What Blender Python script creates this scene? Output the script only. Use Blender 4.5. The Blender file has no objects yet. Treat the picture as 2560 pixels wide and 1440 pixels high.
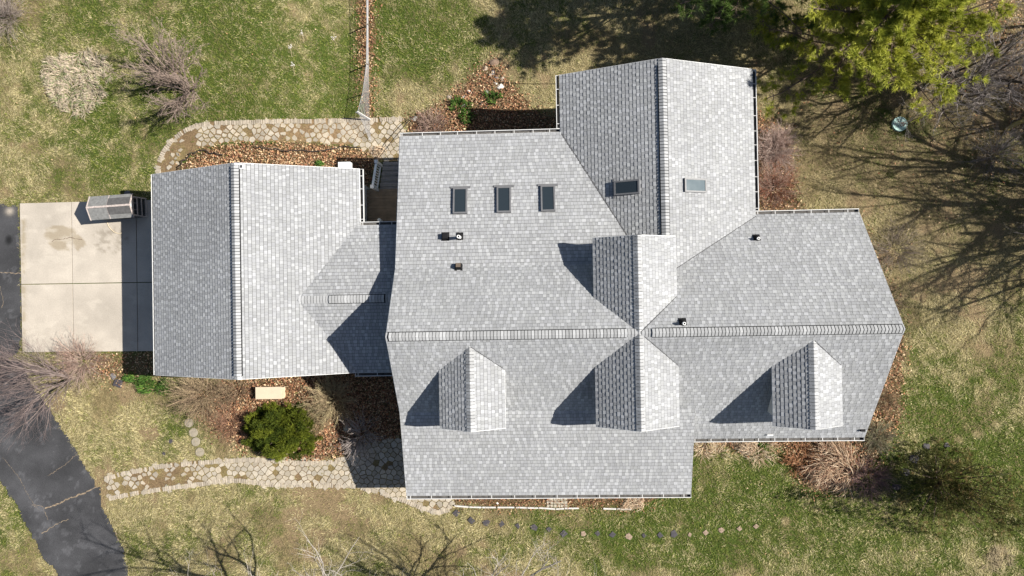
import bpy, math, random
import numpy as np
from mathutils import Vector, Matrix

sc = bpy.context.scene
COL = sc.collection
PI = math.pi

# ---------------------------------------------------------------- camera
CAM_H = 30.0
FPX = 1702.94                                   # focal length in pixels of the 2560 wide photograph
ROT = np.array([[0.998971196888797, -0.018121302195115315, -0.04157121832852162],
                [0.01848240178092821, 0.9997945811708505, 0.008318430489695418],
                [0.04141193802483343, -0.009078208422197719, 0.9991009145831419]])
cam_data = bpy.data.cameras.new("camera")
cam_data.sensor_width = 36.0
cam_data.lens = FPX / 2560 * 36.0
cam_data.clip_end = 3000
cam = bpy.data.objects.new("camera", cam_data)
COL.objects.link(cam)
m = Matrix([list(r) for r in ROT.T]).to_4x4()
m.translation = (0, 0, CAM_H)
cam.matrix_world = m
sc.camera = cam

# ---------------------------------------------------------------- sky, sun, exposure
SUN_DIR = Vector((1.145, 0.087, 1.0)).normalized()      # towards the sun
elev = math.asin(SUN_DIR.z)
world = bpy.data.worlds.new("World")
sc.world = world
world.use_nodes = True
nt = world.node_tree
sky = nt.nodes.new("ShaderNodeTexSky")
sky.sky_type = 'NISHITA'
sky.sun_disc = False
sky.sun_elevation = elev
sky.sun_rotation = math.atan2(SUN_DIR.x, SUN_DIR.y)
nt.links.new(sky.outputs[0], nt.nodes["Background"].inputs[0])
nt.nodes["Background"].inputs[1].default_value = 0.05
sun_data = bpy.data.lights.new("sun", 'SUN')
sun_data.energy = 5.0
sun_data.angle = math.radians(0.5)
sun_data.color = (1.0, 0.955, 0.88)
sun = bpy.data.objects.new("sun", sun_data)
sun.rotation_euler = SUN_DIR.to_track_quat('Z', 'Y').to_euler()
sun.location = (60, 5, 60)
COL.objects.link(sun)
sc.view_settings.view_transform = 'Standard'
sc.view_settings.look = 'None'
sc.view_settings.gamma = 1
sc.view_settings.exposure = 0.88
sc.cycles.max_bounces = 6
sc.cycles.diffuse_bounces = 2

# ---------------------------------------------------------------- small maths
def ss(t):
    t = np.clip(t, 0, 1)
    return t * t * (3 - 2 * t)

def ground(x, y):
    """The yard drops about a metre behind the house."""
    return -0.95 * ss((np.asarray(y, float) - 2.6) / 4.6) * ss((np.asarray(x, float) + 13.0) / 6.0)

def ray(u, v):
    d = ROT.T @ np.array([(u - 1280) / FPX, (720 - v) / FPX, -1.0])
    return d / -d[2]

def at(u, v, h=0.0):
    """The point of the yard (raised by h) that a pixel of the photograph looks at."""
    d = ray(u, v); z = h
    for _ in range(40):
        P = np.array([0, 0, CAM_H]) + d * (CAM_H - z)
        z += 0.6 * (float(ground(P[0], P[1])) + h - z)
    return np.array([P[0], P[1], z])

def atz(u, v, z):
    return np.array([0, 0, CAM_H]) + ray(u, v) * (CAM_H - z)

def on(u, v, fn):
    """The point of a roof plane z = fn(x, y) that a pixel looks at."""
    z = 3.0
    for _ in range(200):
        P = atz(u, v, z); z += 0.5 * (fn(P[0], P[1]) - z)
    return P

def px_of(P):
    """Photograph pixels of an array of points."""
    q = (np.asarray(P, float) - [0, 0, CAM_H]) @ ROT.T
    return np.stack([1280 + FPX * q[:, 0] / -q[:, 2], 720 - FPX * q[:, 1] / -q[:, 2]], 1)

def inside(pts, poly):
    x, y = pts[:, 0], pts[:, 1]
    r = np.zeros(len(x), bool)
    n = len(poly)
    for i in range(n):
        x0, y0 = poly[i]; x1, y1 = poly[(i + 1) % n]
        c = (y0 > y) != (y1 > y)
        with np.errstate(divide='ignore', invalid='ignore'):
            xi = (x1 - x0) * (y - y0) / (y1 - y0 + 1e-12) + x0
        r ^= c & (x < xi)
    return r

def hash2(ix, iy, seed):
    h = (ix.astype(np.int64) * 374761393 + iy.astype(np.int64) * 668265263 + seed * 974634777) & 0xffffffff
    h = ((h ^ (h >> 13)) * 1274126177) & 0xffffffff
    h = h ^ (h >> 16)
    return (h & 0xffff) / 65535.0

def vnoise(x, y, seed=0):
    ix, iy = np.floor(x), np.floor(y)
    fx, fy = x - ix, y - iy
    fx, fy = fx * fx * (3 - 2 * fx), fy * fy * (3 - 2 * fy)
    a, b = hash2(ix, iy, seed), hash2(ix + 1, iy, seed)
    c, d = hash2(ix, iy + 1, seed), hash2(ix + 1, iy + 1, seed)
    return (a * (1 - fx) + b * fx) * (1 - fy) + (c * (1 - fx) + d * fx) * fy

def fbm(x, y, s, seed=0, o=4):
    r = 0; a = 0.5; t = 0
    for i in range(o):
        r = r + a * vnoise(x * s + i * 17.3, y * s - i * 9.1, seed + i); t += a; a *= 0.55; s *= 2.1
    return r / t

def lerp(a, b, t):
    return a + (b - a) * t

# ---------------------------------------------------------------- materials
def node_mat(name, rough=0.8, spec=0.3):
    mt = bpy.data.materials.new(name); mt.use_nodes = True
    b = mt.node_tree.nodes["Principled BSDF"]
    b.inputs["Roughness"].default_value = rough
    b.inputs["Specular IOR Level"].default_value = spec
    return mt, mt.node_tree, b

def plain(name, col, rough=0.7, spec=0.3, var=0.12, scale=6.0, metal=0.0, bump=0.0):
    """One colour, broken up by procedural noise."""
    mt, t, b = node_mat(name, rough, spec)
    b.inputs["Metallic"].default_value = metal
    tc = t.nodes.new("ShaderNodeTexCoord")
    n = t.nodes.new("ShaderNodeTexNoise"); n.inputs["Scale"].default_value = scale; n.inputs["Detail"].default_value = 6
    t.links.new(tc.outputs["Object"], n.inputs["Vector"])
    r = t.nodes.new("ShaderNodeMapRange")
    r.inputs["From Min"].default_value = 0.3; r.inputs["From Max"].default_value = 0.7
    r.inputs["To Min"].default_value = 1 - var; r.inputs["To Max"].default_value = 1 + var
    t.links.new(n.outputs[0], r.inputs[0])
    mx = t.nodes.new("ShaderNodeVectorMath"); mx.operation = 'SCALE'
    mx.inputs[0].default_value = col
    t.links.new(r.outputs[0], mx.inputs["Scale"])
    t.links.new(mx.outputs[0], b.inputs["Base Color"])
    if bump:
        bp = t.nodes.new("ShaderNodeBump"); bp.inputs["Strength"].default_value = bump; bp.inputs["Distance"].default_value = 0.02
        t.links.new(n.outputs[0], bp.inputs["Height"]); t.links.new(bp.outputs[0], b.inputs["Normal"])
    return mt

def by_attr(name, rough=0.85, spec=0.2, var=0.15, scale=40.0, big=0.0, bigscale=0.6, bump=0.0, trans=0.0, tint=(1, 1, 1)):
    """The colour each face or vertex carries, times procedural noise."""
    mt, t, b = node_mat(name, rough, spec)
    a = t.nodes.new("ShaderNodeAttribute"); a.attribute_name = "Col"
    tc = t.nodes.new("ShaderNodeTexCoord")
    cur = a.outputs["Color"]
    nz = None
    for v, s, d in ((var, scale, 4.0), (big, bigscale, 6.0)):
        if not v: continue
        n = t.nodes.new("ShaderNodeTexNoise"); n.inputs["Scale"].default_value = s; n.inputs["Detail"].default_value = d
        t.links.new(tc.outputs["Object"], n.inputs["Vector"])
        r = t.nodes.new("ShaderNodeMapRange")
        r.inputs["From Min"].default_value = 0.3; r.inputs["From Max"].default_value = 0.7
        r.inputs["To Min"].default_value = 1 - v; r.inputs["To Max"].default_value = 1 + v
        t.links.new(n.outputs[0], r.inputs[0])
        mx = t.nodes.new("ShaderNodeVectorMath"); mx.operation = 'SCALE'
        t.links.new(cur, mx.inputs[0]); t.links.new(r.outputs[0], mx.inputs["Scale"])
        cur = mx.outputs[0]
        nz = nz or n
    t.links.new(cur, b.inputs["Base Color"])
    if bump and nz:
        bp = t.nodes.new("ShaderNodeBump"); bp.inputs["Strength"].default_value = bump; bp.inputs["Distance"].default_value = 0.03
        t.links.new(nz.outputs[0], bp.inputs["Height"]); t.links.new(bp.outputs[0], b.inputs["Normal"])
    if trans:
        tr = t.nodes.new("ShaderNodeBsdfTranslucent"); t.links.new(cur, tr.inputs[0])
        mixs = t.nodes.new("ShaderNodeMixShader"); mixs.inputs[0].default_value = trans
        t.links.new(b.outputs[0], mixs.inputs[1]); t.links.new(tr.outputs[0], mixs.inputs[2])
        t.links.new(mixs.outputs[0], t.nodes["Material Output"].inputs[0])
    return mt

M = {
    'shingle': by_attr('asphalt_shingle', 0.92, 0.15, 0.13, 55.0, 0.07, 0.45),
    'vent_black': plain('black_vent', (0.012, 0.012, 0.013), 0.8, 0.15),
    'trim': plain('white_trim', (0.78, 0.78, 0.77), 0.45, 0.4, 0.05, 3.0),
    'siding': plain('pale_siding', (0.62, 0.62, 0.6), 0.6, 0.3, 0.06, 2.0),
    'gutter': plain('white_gutter', (0.62, 0.615, 0.6), 0.4, 0.4, 0.06, 4.0),
    'gutter_shade': plain('gutter_shade', (0.1, 0.095, 0.09), 0.9, 0.1, 0.3, 8.0),  # shade inside the troughs, painted as a dark floor and back
    'flashing_dark': plain('valley_metal', (0.085, 0.085, 0.087), 0.8, 0.2, 0.2, 8.0),
    'skylight_frame': plain('skylight_frame', (0.13, 0.13, 0.135), 0.5, 0.4, 0.1, 8.0),
    'edging': plain('weathered_edging', (0.52, 0.5, 0.47), 0.7, 0.3, 0.2, 6.0),
    'dark_metal': plain('dark_metal', (0.07, 0.072, 0.075), 0.5, 0.4, 0.1, 8.0),
    'flashing': plain('grey_flashing', (0.16, 0.16, 0.165), 0.55, 0.4, 0.15, 5.0),
    'white_pipe': plain('white_pipe', (0.8, 0.8, 0.78), 0.4, 0.4, 0.04),
    'brown_cap': plain('weathered_brown', (0.13, 0.1, 0.075), 0.7, 0.3, 0.2, 20.0),
    'lawn': by_attr('lawn_soil', 0.95, 0.05, 0.35, 22.0, 0.1, 2.0, 0.6),
    'blade': by_attr('grass_blade', 0.8, 0.15, 0.12, 6.0, 0, 1, 0, 0.25),
    'leaf': by_attr('dry_leaf', 0.85, 0.12, 0.15, 25.0, 0, 1, 0, 0.15),
    'needle': by_attr('pine_needle', 0.7, 0.25, 0.12, 3.0, 0, 1, 0, 0.3),
    'bark': by_attr('bark', 0.9, 0.15, 0.25, 14.0),
    'asphalt': by_attr('asphalt', 0.85, 0.25, 0.22, 30.0, 0.18, 0.7, 0.3),
    'crack': plain('crack_fill', (0.24, 0.185, 0.13), 0.95, 0.1, 0.3, 12.0),
    'concrete': by_attr('concrete', 0.85, 0.25, 0.07, 18.0, 0.08, 0.8, 0.15),
    'stone': by_attr('flagstone', 0.85, 0.2, 0.12, 9.0, 0.08, 1.5, 0.25),
    'brick': by_attr('edging_brick', 0.9, 0.15, 0.15, 14.0),
    'dirt': by_attr('path_dirt', 0.95, 0.05, 0.3, 16.0, 0.15, 2.0, 0.5),
    'mulch': plain('mulch', (0.09, 0.05, 0.032), 0.95, 0.05, 0.4, 14.0, 0, 0.8),
    'deck': plain('deck_wood', (0.25, 0.19, 0.13), 0.75, 0.25, 0.25, 3.0),
    'step': plain('grey_step_wood', (0.3, 0.27, 0.235), 0.75, 0.25, 0.2, 4.0),
    'rail': plain('white_rail', (0.76, 0.76, 0.75), 0.5, 0.35, 0.04),
    'slate': plain('dark_slate', (0.055, 0.05, 0.056), 0.7, 0.35, 0.25, 9.0, 0, 0.2),
    'tan_stone': plain('tan_paver', (0.27, 0.2, 0.15), 0.9, 0.15, 0.3, 14.0, 0, 0.3),
    'round_stone': plain('pale_round_paver', (0.27, 0.235, 0.18), 0.85, 0.2, 0.15, 12.0, 0, 0.2),
    'rock': by_attr('field_rock', 0.85, 0.2, 0.2, 8.0, 0, 1, 0.3),
    'felt': plain('roofing_felt', (0.19, 0.19, 0.185), 0.9, 0.15, 0.2, 9.0),
    'felt_dark': plain('dark_roofing_felt', (0.095, 0.093, 0.092), 0.9, 0.15, 0.2, 9.0),
    'weathered': plain('weathered_board', (0.42, 0.36, 0.33), 0.85, 0.15, 0.3, 16.0),
    'wire_grey': plain('galvanised_wire', (0.4, 0.4, 0.41), 0.45, 0.5, 0.1, 8.0, 0.4),
    'cream': plain('cream_lid', (0.54, 0.45, 0.33), 0.6, 0.3, 0.05, 5.0),
    'cream_body': plain('cream_box', (0.55, 0.47, 0.33), 0.65, 0.3, 0.1, 6.0),
    'verdigris': plain('pale_green_plastic', (0.36, 0.52, 0.48), 0.5, 0.4, 0.14, 6.0),
    'hose': plain('pale_hose', (0.62, 0.52, 0.36), 0.6, 0.3, 0.05),
    'cable': plain('black_cable', (0.02, 0.02, 0.02), 0.6, 0.3, 0.05),
    'car_paint': plain('silver_white_paint', (0.7, 0.72, 0.74), 0.25, 0.6, 0.02),
    'rubber': plain('rubber', (0.02, 0.02, 0.02), 0.85, 0.2, 0.1),
    'lamp_glass': plain('headlight_lens', (0.5, 0.52, 0.54), 0.15, 0.7, 0.05),
    'post': plain('old_post', (0.22, 0.19, 0.16), 0.85, 0.15, 0.2, 10.0),
}
def glass(name, col):
    mt, t, b = node_mat(name, 0.08, 0.6)
    b.inputs["Base Color"].default_value = (*col, 1)
    tc = t.nodes.new("ShaderNodeTexCoord"); n = t.nodes.new("ShaderNodeTexNoise"); n.inputs["Scale"].default_value = 2.0
    t.links.new(tc.outputs["Object"], n.inputs["Vector"])
    r = t.nodes.new("ShaderNodeMapRange"); r.inputs["To Min"].default_value = 0.06; r.inputs["To Max"].default_value = 0.2
    t.links.new(n.outputs[0], r.inputs[0]); t.links.new(r.outputs[0], b.inputs["Roughness"])
    return mt
M['pane'] = glass('skylight_pane', (0.022, 0.03, 0.036))
M['pane_light'] = glass('skylight_pane_pale', (0.07, 0.1, 0.115))
M['window'] = glass('window_glass', (0.02, 0.025, 0.03))

# ---------------------------------------------------------------- mesh tools
def tag(o, label=None, cat=None, group=None, kind=None):
    if label: o['label'] = label
    if cat: o['category'] = cat
    if group: o['group'] = group
    if kind: o['kind'] = kind
    return o

def empty(name, loc, label, cat, group=None):
    o = bpy.data.objects.new(name, None); COL.objects.link(o); o.location = loc
    o.empty_display_size = 0.3
    return tag(o, label, cat, group)

def link(name, me, parent=None):
    o = bpy.data.objects.new(name, me); COL.objects.link(o)
    if parent is not None:
        o.parent = parent
        o.matrix_parent_inverse = Matrix.Translation(parent.location).inverted()
    return o

def tri_mesh(name, V, cols, mats, parent=None, n=3):
    """V: (faces*n, 3) loose polygons; cols: (faces, 3)."""
    V = np.asarray(V, np.float32).reshape(-1, 3); k = len(V) // n
    me = bpy.data.meshes.new(name)
    me.vertices.add(len(V)); me.vertices.foreach_set('co', V.ravel())
    me.loops.add(len(V)); me.loops.foreach_set('vertex_index', np.arange(len(V), dtype=np.int32))
    me.polygons.add(k); me.polygons.foreach_set('loop_start', np.arange(0, len(V), n, dtype=np.int32))
    me.update(calc_edges=True)
    if cols is not None:
        a = me.attributes.new('Col', 'FLOAT_COLOR', 'FACE')
        c = np.ones((k, 4), np.float32); c[:, :3] = cols
        a.data.foreach_set('color', c.ravel())
    for mm in (mats if isinstance(mats, (list, tuple)) else [mats]): me.materials.append(mm)
    return link(name, me, parent)

class MB:
    """Collects polygons with a colour and a material slot each, then links them as ONE mesh object."""
    def __init__(s): s.v = []; s.f = []; s.c = []; s.m = []
    def add(s, vs, fs, col=(0.5, 0.5, 0.5), mi=0):
        b = len(s.v); s.v += [tuple(map(float, p)) for p in vs]
        for f in fs: s.f.append([b + i for i in f]); s.c.append(col); s.m.append(mi)
    def poly(s, vs, col=(0.5, 0.5, 0.5), mi=0): s.add(vs, [range(len(vs))], col, mi)
    def frame_box(s, o, ax, ay, az, col=(0.5, 0.5, 0.5), mi=0):
        """Box with corner o and edge vectors ax, ay, az (right-handed)."""
        o, ax, ay, az = (np.asarray(q, float) for q in (o, ax, ay, az))
        vs = [o + i * ax + j * ay + k * az for k in (0, 1) for j in (0, 1) for i in (0, 1)]
        s.add(vs, [(0, 2, 3, 1), (4, 5, 7, 6), (0, 1, 5, 4), (2, 6, 7, 3), (0, 4, 6, 2), (1, 3, 7, 5)], col, mi)
    def box(s, x0, x1, y0, y1, z0, z1, col=(0.5, 0.5, 0.5), mi=0):
        s.frame_box((x0, y0, z0), (x1 - x0, 0, 0), (0, y1 - y0, 0), (0, 0, z1 - z0), col, mi)
    def tube(s, pts, rad, k=8, col=(0.5, 0.5, 0.5), mi=0, cap=True):
        pts = [np.asarray(p, float) for p in pts]
        if not isinstance(rad, (list, tuple, np.ndarray)): rad = [rad] * len(pts)
        rings = []
        for i, p in enumerate(pts):
            d = pts[min(i + 1, len(pts) - 1)] - pts[max(i - 1, 0)]; d /= np.linalg.norm(d) + 1e-12
            a = np.cross(d, (0, 0, 1) if abs(d[2]) < 0.9 else (1, 0, 0)); a /= np.linalg.norm(a); b = np.cross(d, a)
            rings += [p + rad[i] * (math.cos(t) * a + math.sin(t) * b) for t in np.linspace(0, 2 * PI, k, endpoint=False)]
        fs = [(i * k + j, i * k + (j + 1) % k, (i + 1) * k + (j + 1) % k, (i + 1) * k + j) for i in range(len(pts) - 1) for j in range(k)]
        if cap: fs += [tuple(range(k))[::-1], tuple((len(pts) - 1) * k + j for j in range(k))]
        s.add(rings, fs, col, mi)
    def build(s, name, mats, parent=None, smooth=False):
        me = bpy.data.meshes.new(name); me.from_pydata(s.v, [], s.f)
        for mm in (mats if isinstance(mats, (list, tuple)) else [mats]): me.materials.append(mm)
        me.polygons.foreach_set('material_index', np.array(s.m, np.int32))
        if smooth: me.polygons.foreach_set('use_smooth', np.ones(len(s.f), bool))
        a = me.attributes.new('Col', 'FLOAT_COLOR', 'FACE')
        c = np.ones((len(s.f), 4), np.float32); c[:, :3] = np.array(s.c, np.float32)
        a.data.foreach_set('color', c.ravel()); me.update()
        return link(name, me, parent)

# ---------------------------------------------------------------- the yard: regions in the photograph's pixels
ASPHALT = [(-400, 500), (48, 514), (49, 560), (52, 640), (53, 700), (55, 800), (53, 868), (44, 885), (25, 893), (22, 899), (40, 901), (58, 908), (64, 928),
           (80, 958), (150, 1062), (200, 1140), (238, 1203), (243, 1212), (236, 1216), (250, 1222), (256, 1262), (285, 1320), (296, 1345), (310, 1372), (312, 1390), (322, 1440), (360, 1560), (190, 1560),
           (145, 1440), (140, 1425), (110, 1400), (96, 1362), (60, 1300), (45, 1262), (25, 1235), (0, 1195), (-150, 1010), (-400, 900)]
PATH_UP_OUT = [(390, 436), (393, 405), (405, 375), (425, 350), (455, 325), (490, 309), (540, 303), (640, 300), (760, 298), (860, 296), (950, 294), (1003, 293)]
PATH_UP_IN = [(450, 430), (455, 408), (475, 386), (505, 369), (560, 358), (640, 352), (720, 355), (800, 357), (880, 362), (920, 380)]
PATH_UP = PATH_UP_OUT + [(1012, 330), (1010, 402), (935, 402), (930, 392)] + PATH_UP_IN[::-1]
PATH_LOW_TOP = [(262, 1192), (300, 1180), (360, 1168), (420, 1158), (480, 1152), (560, 1147), (620, 1143), (680, 1146), (740, 1151), (800, 1151), (852, 1148)]
PATH_LOW_BOT = [(275, 1252), (330, 1240), (420, 1226), (500, 1216), (560, 1206), (600, 1207), (680, 1217), (780, 1217), (880, 1220), (940, 1233), (1010, 1257), (1060, 1277), (1095, 1286), (1122, 1280), (1134, 1264)]
PATH_LOW = PATH_LOW_TOP + [(890, 1115), (960, 1100), (1060, 1085), (1130, 1180)] + PATH_LOW_BOT[::-1]
CONC = [(51, 508), (400, 499), (404, 878), (58, 881)]
HOUSE_PX = [(470, 460), (910, 440), (910, 400), (1010, 400), (1010, 350), (1440, 340), (1440, 240), (1860, 230), (1870, 540), (2090, 550), (2090, 1080), (1730, 1080), (1720, 1215), (1030, 1215), (1020, 915), (470, 915)]
LITTER = {      # beds under fallen leaves: pixels of their outline, leaves per square metre, share of tan leaves
    'garage_back': ([(445, 436), (458, 408), (480, 388), (510, 372), (600, 358), (720, 358), (850, 362), (925, 372), (940, 396), (925, 470), (460, 470)], 300, 0.45),
    'rock_bed': ([(1012, 345), (1020, 300), (1080, 270), (1130, 240), (1165, 205), (1200, 168), (1225, 148), (1250, 160), (1262, 195), (1290, 210), (1305, 240), (1330, 268), (1370, 285), (1420, 295), (1420, 345)], 190, 0.25),
    'fence_strip': ([(900, -40), (937, -40), (934, 120), (926, 210), (932, 300), (918, 305), (906, 230), (899, 100)], 230, 0.35),
    'front_bed': ([(640, 945), (900, 920), (1040, 920), (1030, 1090), (890, 1118), (855, 1145), (800, 1150), (740, 1150), (640, 1135), (600, 1110), (520, 1055), (470, 1000), (560, 950)], 300, 0.3),
    'apron_bed': ([(235, 884), (420, 880), (420, 940), (330, 950), (290, 965), (250, 950), (225, 920)], 110, 0.5),
    'east_bed': ([(1870, 265), (1940, 300), (1980, 380), (1985, 470), (2005, 530), (1870, 545)], 130, 0.3),
    'gable_bed': ([(2130, 545), (2165, 590), (2215, 700), (2258, 850), (2256, 960), (2250, 1040), (2225, 1100), (2170, 1180), (2060, 1232), (2005, 1215), (1985, 1150), (1960, 1120), (1735, 1118), (1735, 1080), (2090, 1080), (2150, 900)], 170, 0.4),
    'mulch_bed': ([(1128, 1220), (1640, 1215), (1650, 1250), (1600, 1266), (1500, 1268), (1360, 1268), (1135, 1262)], 170, 0.15),
    'wood_edge': ([(2440, -40), (2700, -60), (2700, 350), (2540, 330), (2500, 190), (2470, 110)], 60, 0.55),
}
# where the lawn is green (+) or dry (-): pixel, spread, weight
GREEN = [(200, 390, 170, .30), (650, 190, 260, .26), (330, 60, 220, .16), (1040, 110, 120, .42), (1240, 30, 60, .15), (1180, 210, 70, -.22), (40, 200, 110, -.28), (60, 470, 90, -.3), (300, 480, 120, -.22),
         (1010, 240, 45, -.5), (480, 1350, 260, -.16), (900, 1300, 220, -.24), (1300, 1290, 130, .2), (1550, 1320, 200, .24), (1900, 1200, 150, .32), (2440, 1010, 170, .22), (2350, 1390, 220, .3), (1380, 1430, 170, -.28),
         (2350, 800, 200, -.18), (2080, 400, 220, -.25), (2440, 520, 220, -.34), (2240, 300, 70, .12), (2200, 430, 90, .1), (300, 1080, 130, -.2), (430, 1110, 70, .22), (40, 1310, 70, .08), (200, 1000, 80, -.3),
         (1600, 90, 260, -.28), (1420, 240, 90, -.22), (2100, 1330, 160, .12), (1830, 1120, 60, -.3), (255, 1290, 40, -.4), (200, 1180, 40, -.35), (110, 1420, 60, -.4), (2330, 970, 60, .12), (2500, 1200, 100, .3), (560, 1120, 60, -.12), (190, 925, 30, .3),
         (2480, 60, 140, -.45), (1700, 1400, 120, .1), (700, 90, 60, .1), (1560, 150, 60, -.1), (1222, 8, 14, -1.1), (1243, 30, 9, -1.1), (2440, 1083, 9, -.9), (2490, 1060, 9, -.8), (2400, 1102, 9, -.8), (1965, 1303, 7, -.9), (2490, 1385, 30, -.5), (2300, 1290, 40, .1), (350, 1090, 60, -.1), (270, 985, 50, -.2)]

def lawn_mix(x, y, p):
    """0 dry .. 1 green, and bare 0..1, for points with photograph pixels p."""
    g = np.full(len(x), 0.47)
    for u, v, s, w in GREEN:
        g += w * np.exp(-((p[:, 0] - u) ** 2 + (p[:, 1] - v) ** 2) / (2 * s * s))
    g = .47 + (g - .47) * .85
    g += (fbm(x, y, 0.55, 3) - 0.5) * 0.8 + (fbm(x, y, 2.2, 9, 3) - 0.5) * .8 + 0.03
    bare = ss((fbm(x, y, 0.8, 31, 3) - 0.60) / 0.12) * ss((0.55 - g) / 0.3)
    return ss((g - 0.12) / 0.76), bare
DRY = np.array((0.36, 0.3, 0.15)); GRN = np.array((0.098, 0.142, 0.03)); BARE = np.array((0.2, 0.14, 0.085)); OLIVE = np.array((0.17, 0.18, 0.045))

def axis(lo, hi, st, far):
    return np.concatenate([-np.array(far[::-1]) + lo, np.arange(lo, hi, st), hi + np.array([0.0] + far)])
far = [2.0, 6.0, 15.0, 40.0, 120.0, 320.0, 700.0]
gx, gy = axis(-27, 23.5, 0.125, far), axis(-14.5, 16, 0.125, far)
X, Y = np.meshgrid(gx, gy); xf, yf = X.ravel(), Y.ravel()
zf = ground(xf, yf) + (fbm(xf, yf, 1.3, 5, 3) - 0.5) * 0.03
V = np.stack([xf, yf, zf], 1); P = px_of(V)
g, bare = lawn_mix(xf, yf, P)
c = lerp(DRY[None] * 0.5, GRN[None] * 0.55, g[:, None])
c = lerp(c, BARE[None], 0.7 * bare[:, None])
for k_, (poly, dens, _t) in LITTER.items():
    mk = inside(P + (np.stack([fbm(xf, yf, 2.0, 51, 3), fbm(xf, yf, 2.0, 61, 3)], 1) - 0.5) * 26, poly)
    c[mk] = lerp(c[mk], np.array((0.1, 0.06, 0.035)), 0.85 if dens > 120 else 0.5)
ny, nx = X.shape
idx = np.arange(nx * ny).reshape(ny, nx)
quads = np.stack([idx[:-1, :-1], idx[:-1, 1:], idx[1:, 1:], idx[1:, :-1]], -1).reshape(-1, 4)
me = bpy.data.meshes.new('lawn')
me.vertices.add(len(V)); me.vertices.foreach_set('co', V.astype(np.float32).ravel())
me.loops.add(quads.size); me.loops.foreach_set('vertex_index', quads.astype(np.int32).ravel())
me.polygons.add(len(quads)); me.polygons.foreach_set('loop_start', np.arange(0, quads.size, 4, dtype=np.int32))
me.polygons.foreach_set('use_smooth', np.ones(len(quads), bool)); me.update(calc_edges=True)
a = me.attributes.new('Col', 'FLOAT_COLOR', 'POINT')
cc = np.ones((len(V), 4), np.float32); cc[:, :3] = c; a.data.foreach_set('color', cc.ravel())
me.materials.append(M['lawn'])
tag(link('lawn', me), kind='structure')

def drape(name, poly, step, h, colfn, mat, rough_edge=0.0, kind='structure', parent=None):
    """A sheet laid h above the yard inside a pixel outline."""
    W = np.array([at(u, v)[:2] for u, v in poly])
    x0, y0 = W.min(0); x1, y1 = W.max(0)
    xs, ys = np.arange(x0, x1 + step, step), np.arange(y0, y1 + step, step)
    Xg, Yg = np.meshgrid(xs, ys); pts = np.stack([Xg.ravel(), Yg.ravel()], 1)
    cx, cy = np.meshgrid(xs[:-1] + step / 2, ys[:-1] + step / 2); cen = np.stack([cx.ravel(), cy.ravel()], 1)
    jit = (np.stack([fbm(cen[:, 0], cen[:, 1], 5, 71, 3), fbm(cen[:, 0], cen[:, 1], 5, 81, 3)], 1) - 0.5) * rough_edge
    mk = inside(cen + jit, W)
    n = len(xs); i = np.arange((len(ys) - 1) * (n - 1)); r, cidx = i // (n - 1), i % (n - 1); b = r * n + cidx
    q = np.stack([b, b + 1, b + n + 1, b + n], 1)[mk]
    used, inv = np.unique(q, return_inverse=True); q = inv.reshape(-1, 4); pts = pts[used]
    Vv = np.stack([pts[:, 0], pts[:, 1], ground(pts[:, 0], pts[:, 1]) + h], 1)
    mm = bpy.data.meshes.new(name); mm.from_pydata(Vv.tolist(), [], q.tolist())
    at_ = mm.attributes.new('Col', 'FLOAT_COLOR', 'POINT')
    c4 = np.ones((len(Vv), 4), np.float32); c4[:, :3] = colfn(pts[:, 0], pts[:, 1], px_of(Vv)); at_.data.foreach_set('color', c4.ravel())
    mm.polygons.foreach_set('use_smooth', np.ones(len(q), bool))
    mm.materials.append(mat); mm.update()
    return tag(link(name, mm, parent), kind=kind)

def asphalt_col(x, y, p):
    b = 0.046 + 0.02 * (fbm(x * 0.5, y * 0.9, 1.6, 11) - 0.5) * 2
    worn = np.exp(-((p[:, 0] - 20 - (p[:, 1] - 1100) * 0.42) / 26) ** 2)
    b = b + 0.03 * worn * fbm(x, y, 4, 15)
    edge = ss((fbm(x, y, 3, 19) - 0.66) / 0.05) * 0.05
    oil = np.exp(-(((p[:, 0] - 22) / 9) ** 2 + ((p[:, 1] - 600) / 12) ** 2) ** 2)
    b = (b + edge * 0.5) * (1 - 0.72 * oil)
    pale = np.exp(-(((p[:, 0] - 24) / 10) ** 2 + ((p[:, 1] - 528) / 9) ** 2))
    return np.stack([b * 1.0, b * 1.0, b * 1.06], 1) + pale[:, None] * np.array((0.26, 0.22, 0.17))
drive = drape('driveway', ASPHALT, 0.07, 0.045, asphalt_col, M['asphalt'], 0.22)
def crack(pts, w, seed):
    rng = random.Random(seed); mb = MB(); q = []
    for (a_, b_) in zip(pts[:-1], pts[1:]):
        n = max(2, int(math.dist(a_, b_) / 4))
        q += [(lerp(a_[0], b_[0], i / n) + rng.uniform(-1.8, 1.8), lerp(a_[1], b_[1], i / n) + rng.uniform(-1.8, 1.8)) for i in range(n)]
    q = [at(*s, h=0.05) for s in q + [pts[-1]]]
    for p0, p1 in zip(q[:-1], q[1:]):
        d = p1 - p0; nrm = np.array([-d[1], d[0], 0]); nrm /= np.linalg.norm(nrm) + 1e-9
        w0 = w * rng.uniform(0.3, 1.2)
        mb.poly([p0 - nrm * w0, p1 - nrm * w0, p1 + nrm * w0, p0 + nrm * w0])
    return mb
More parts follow.
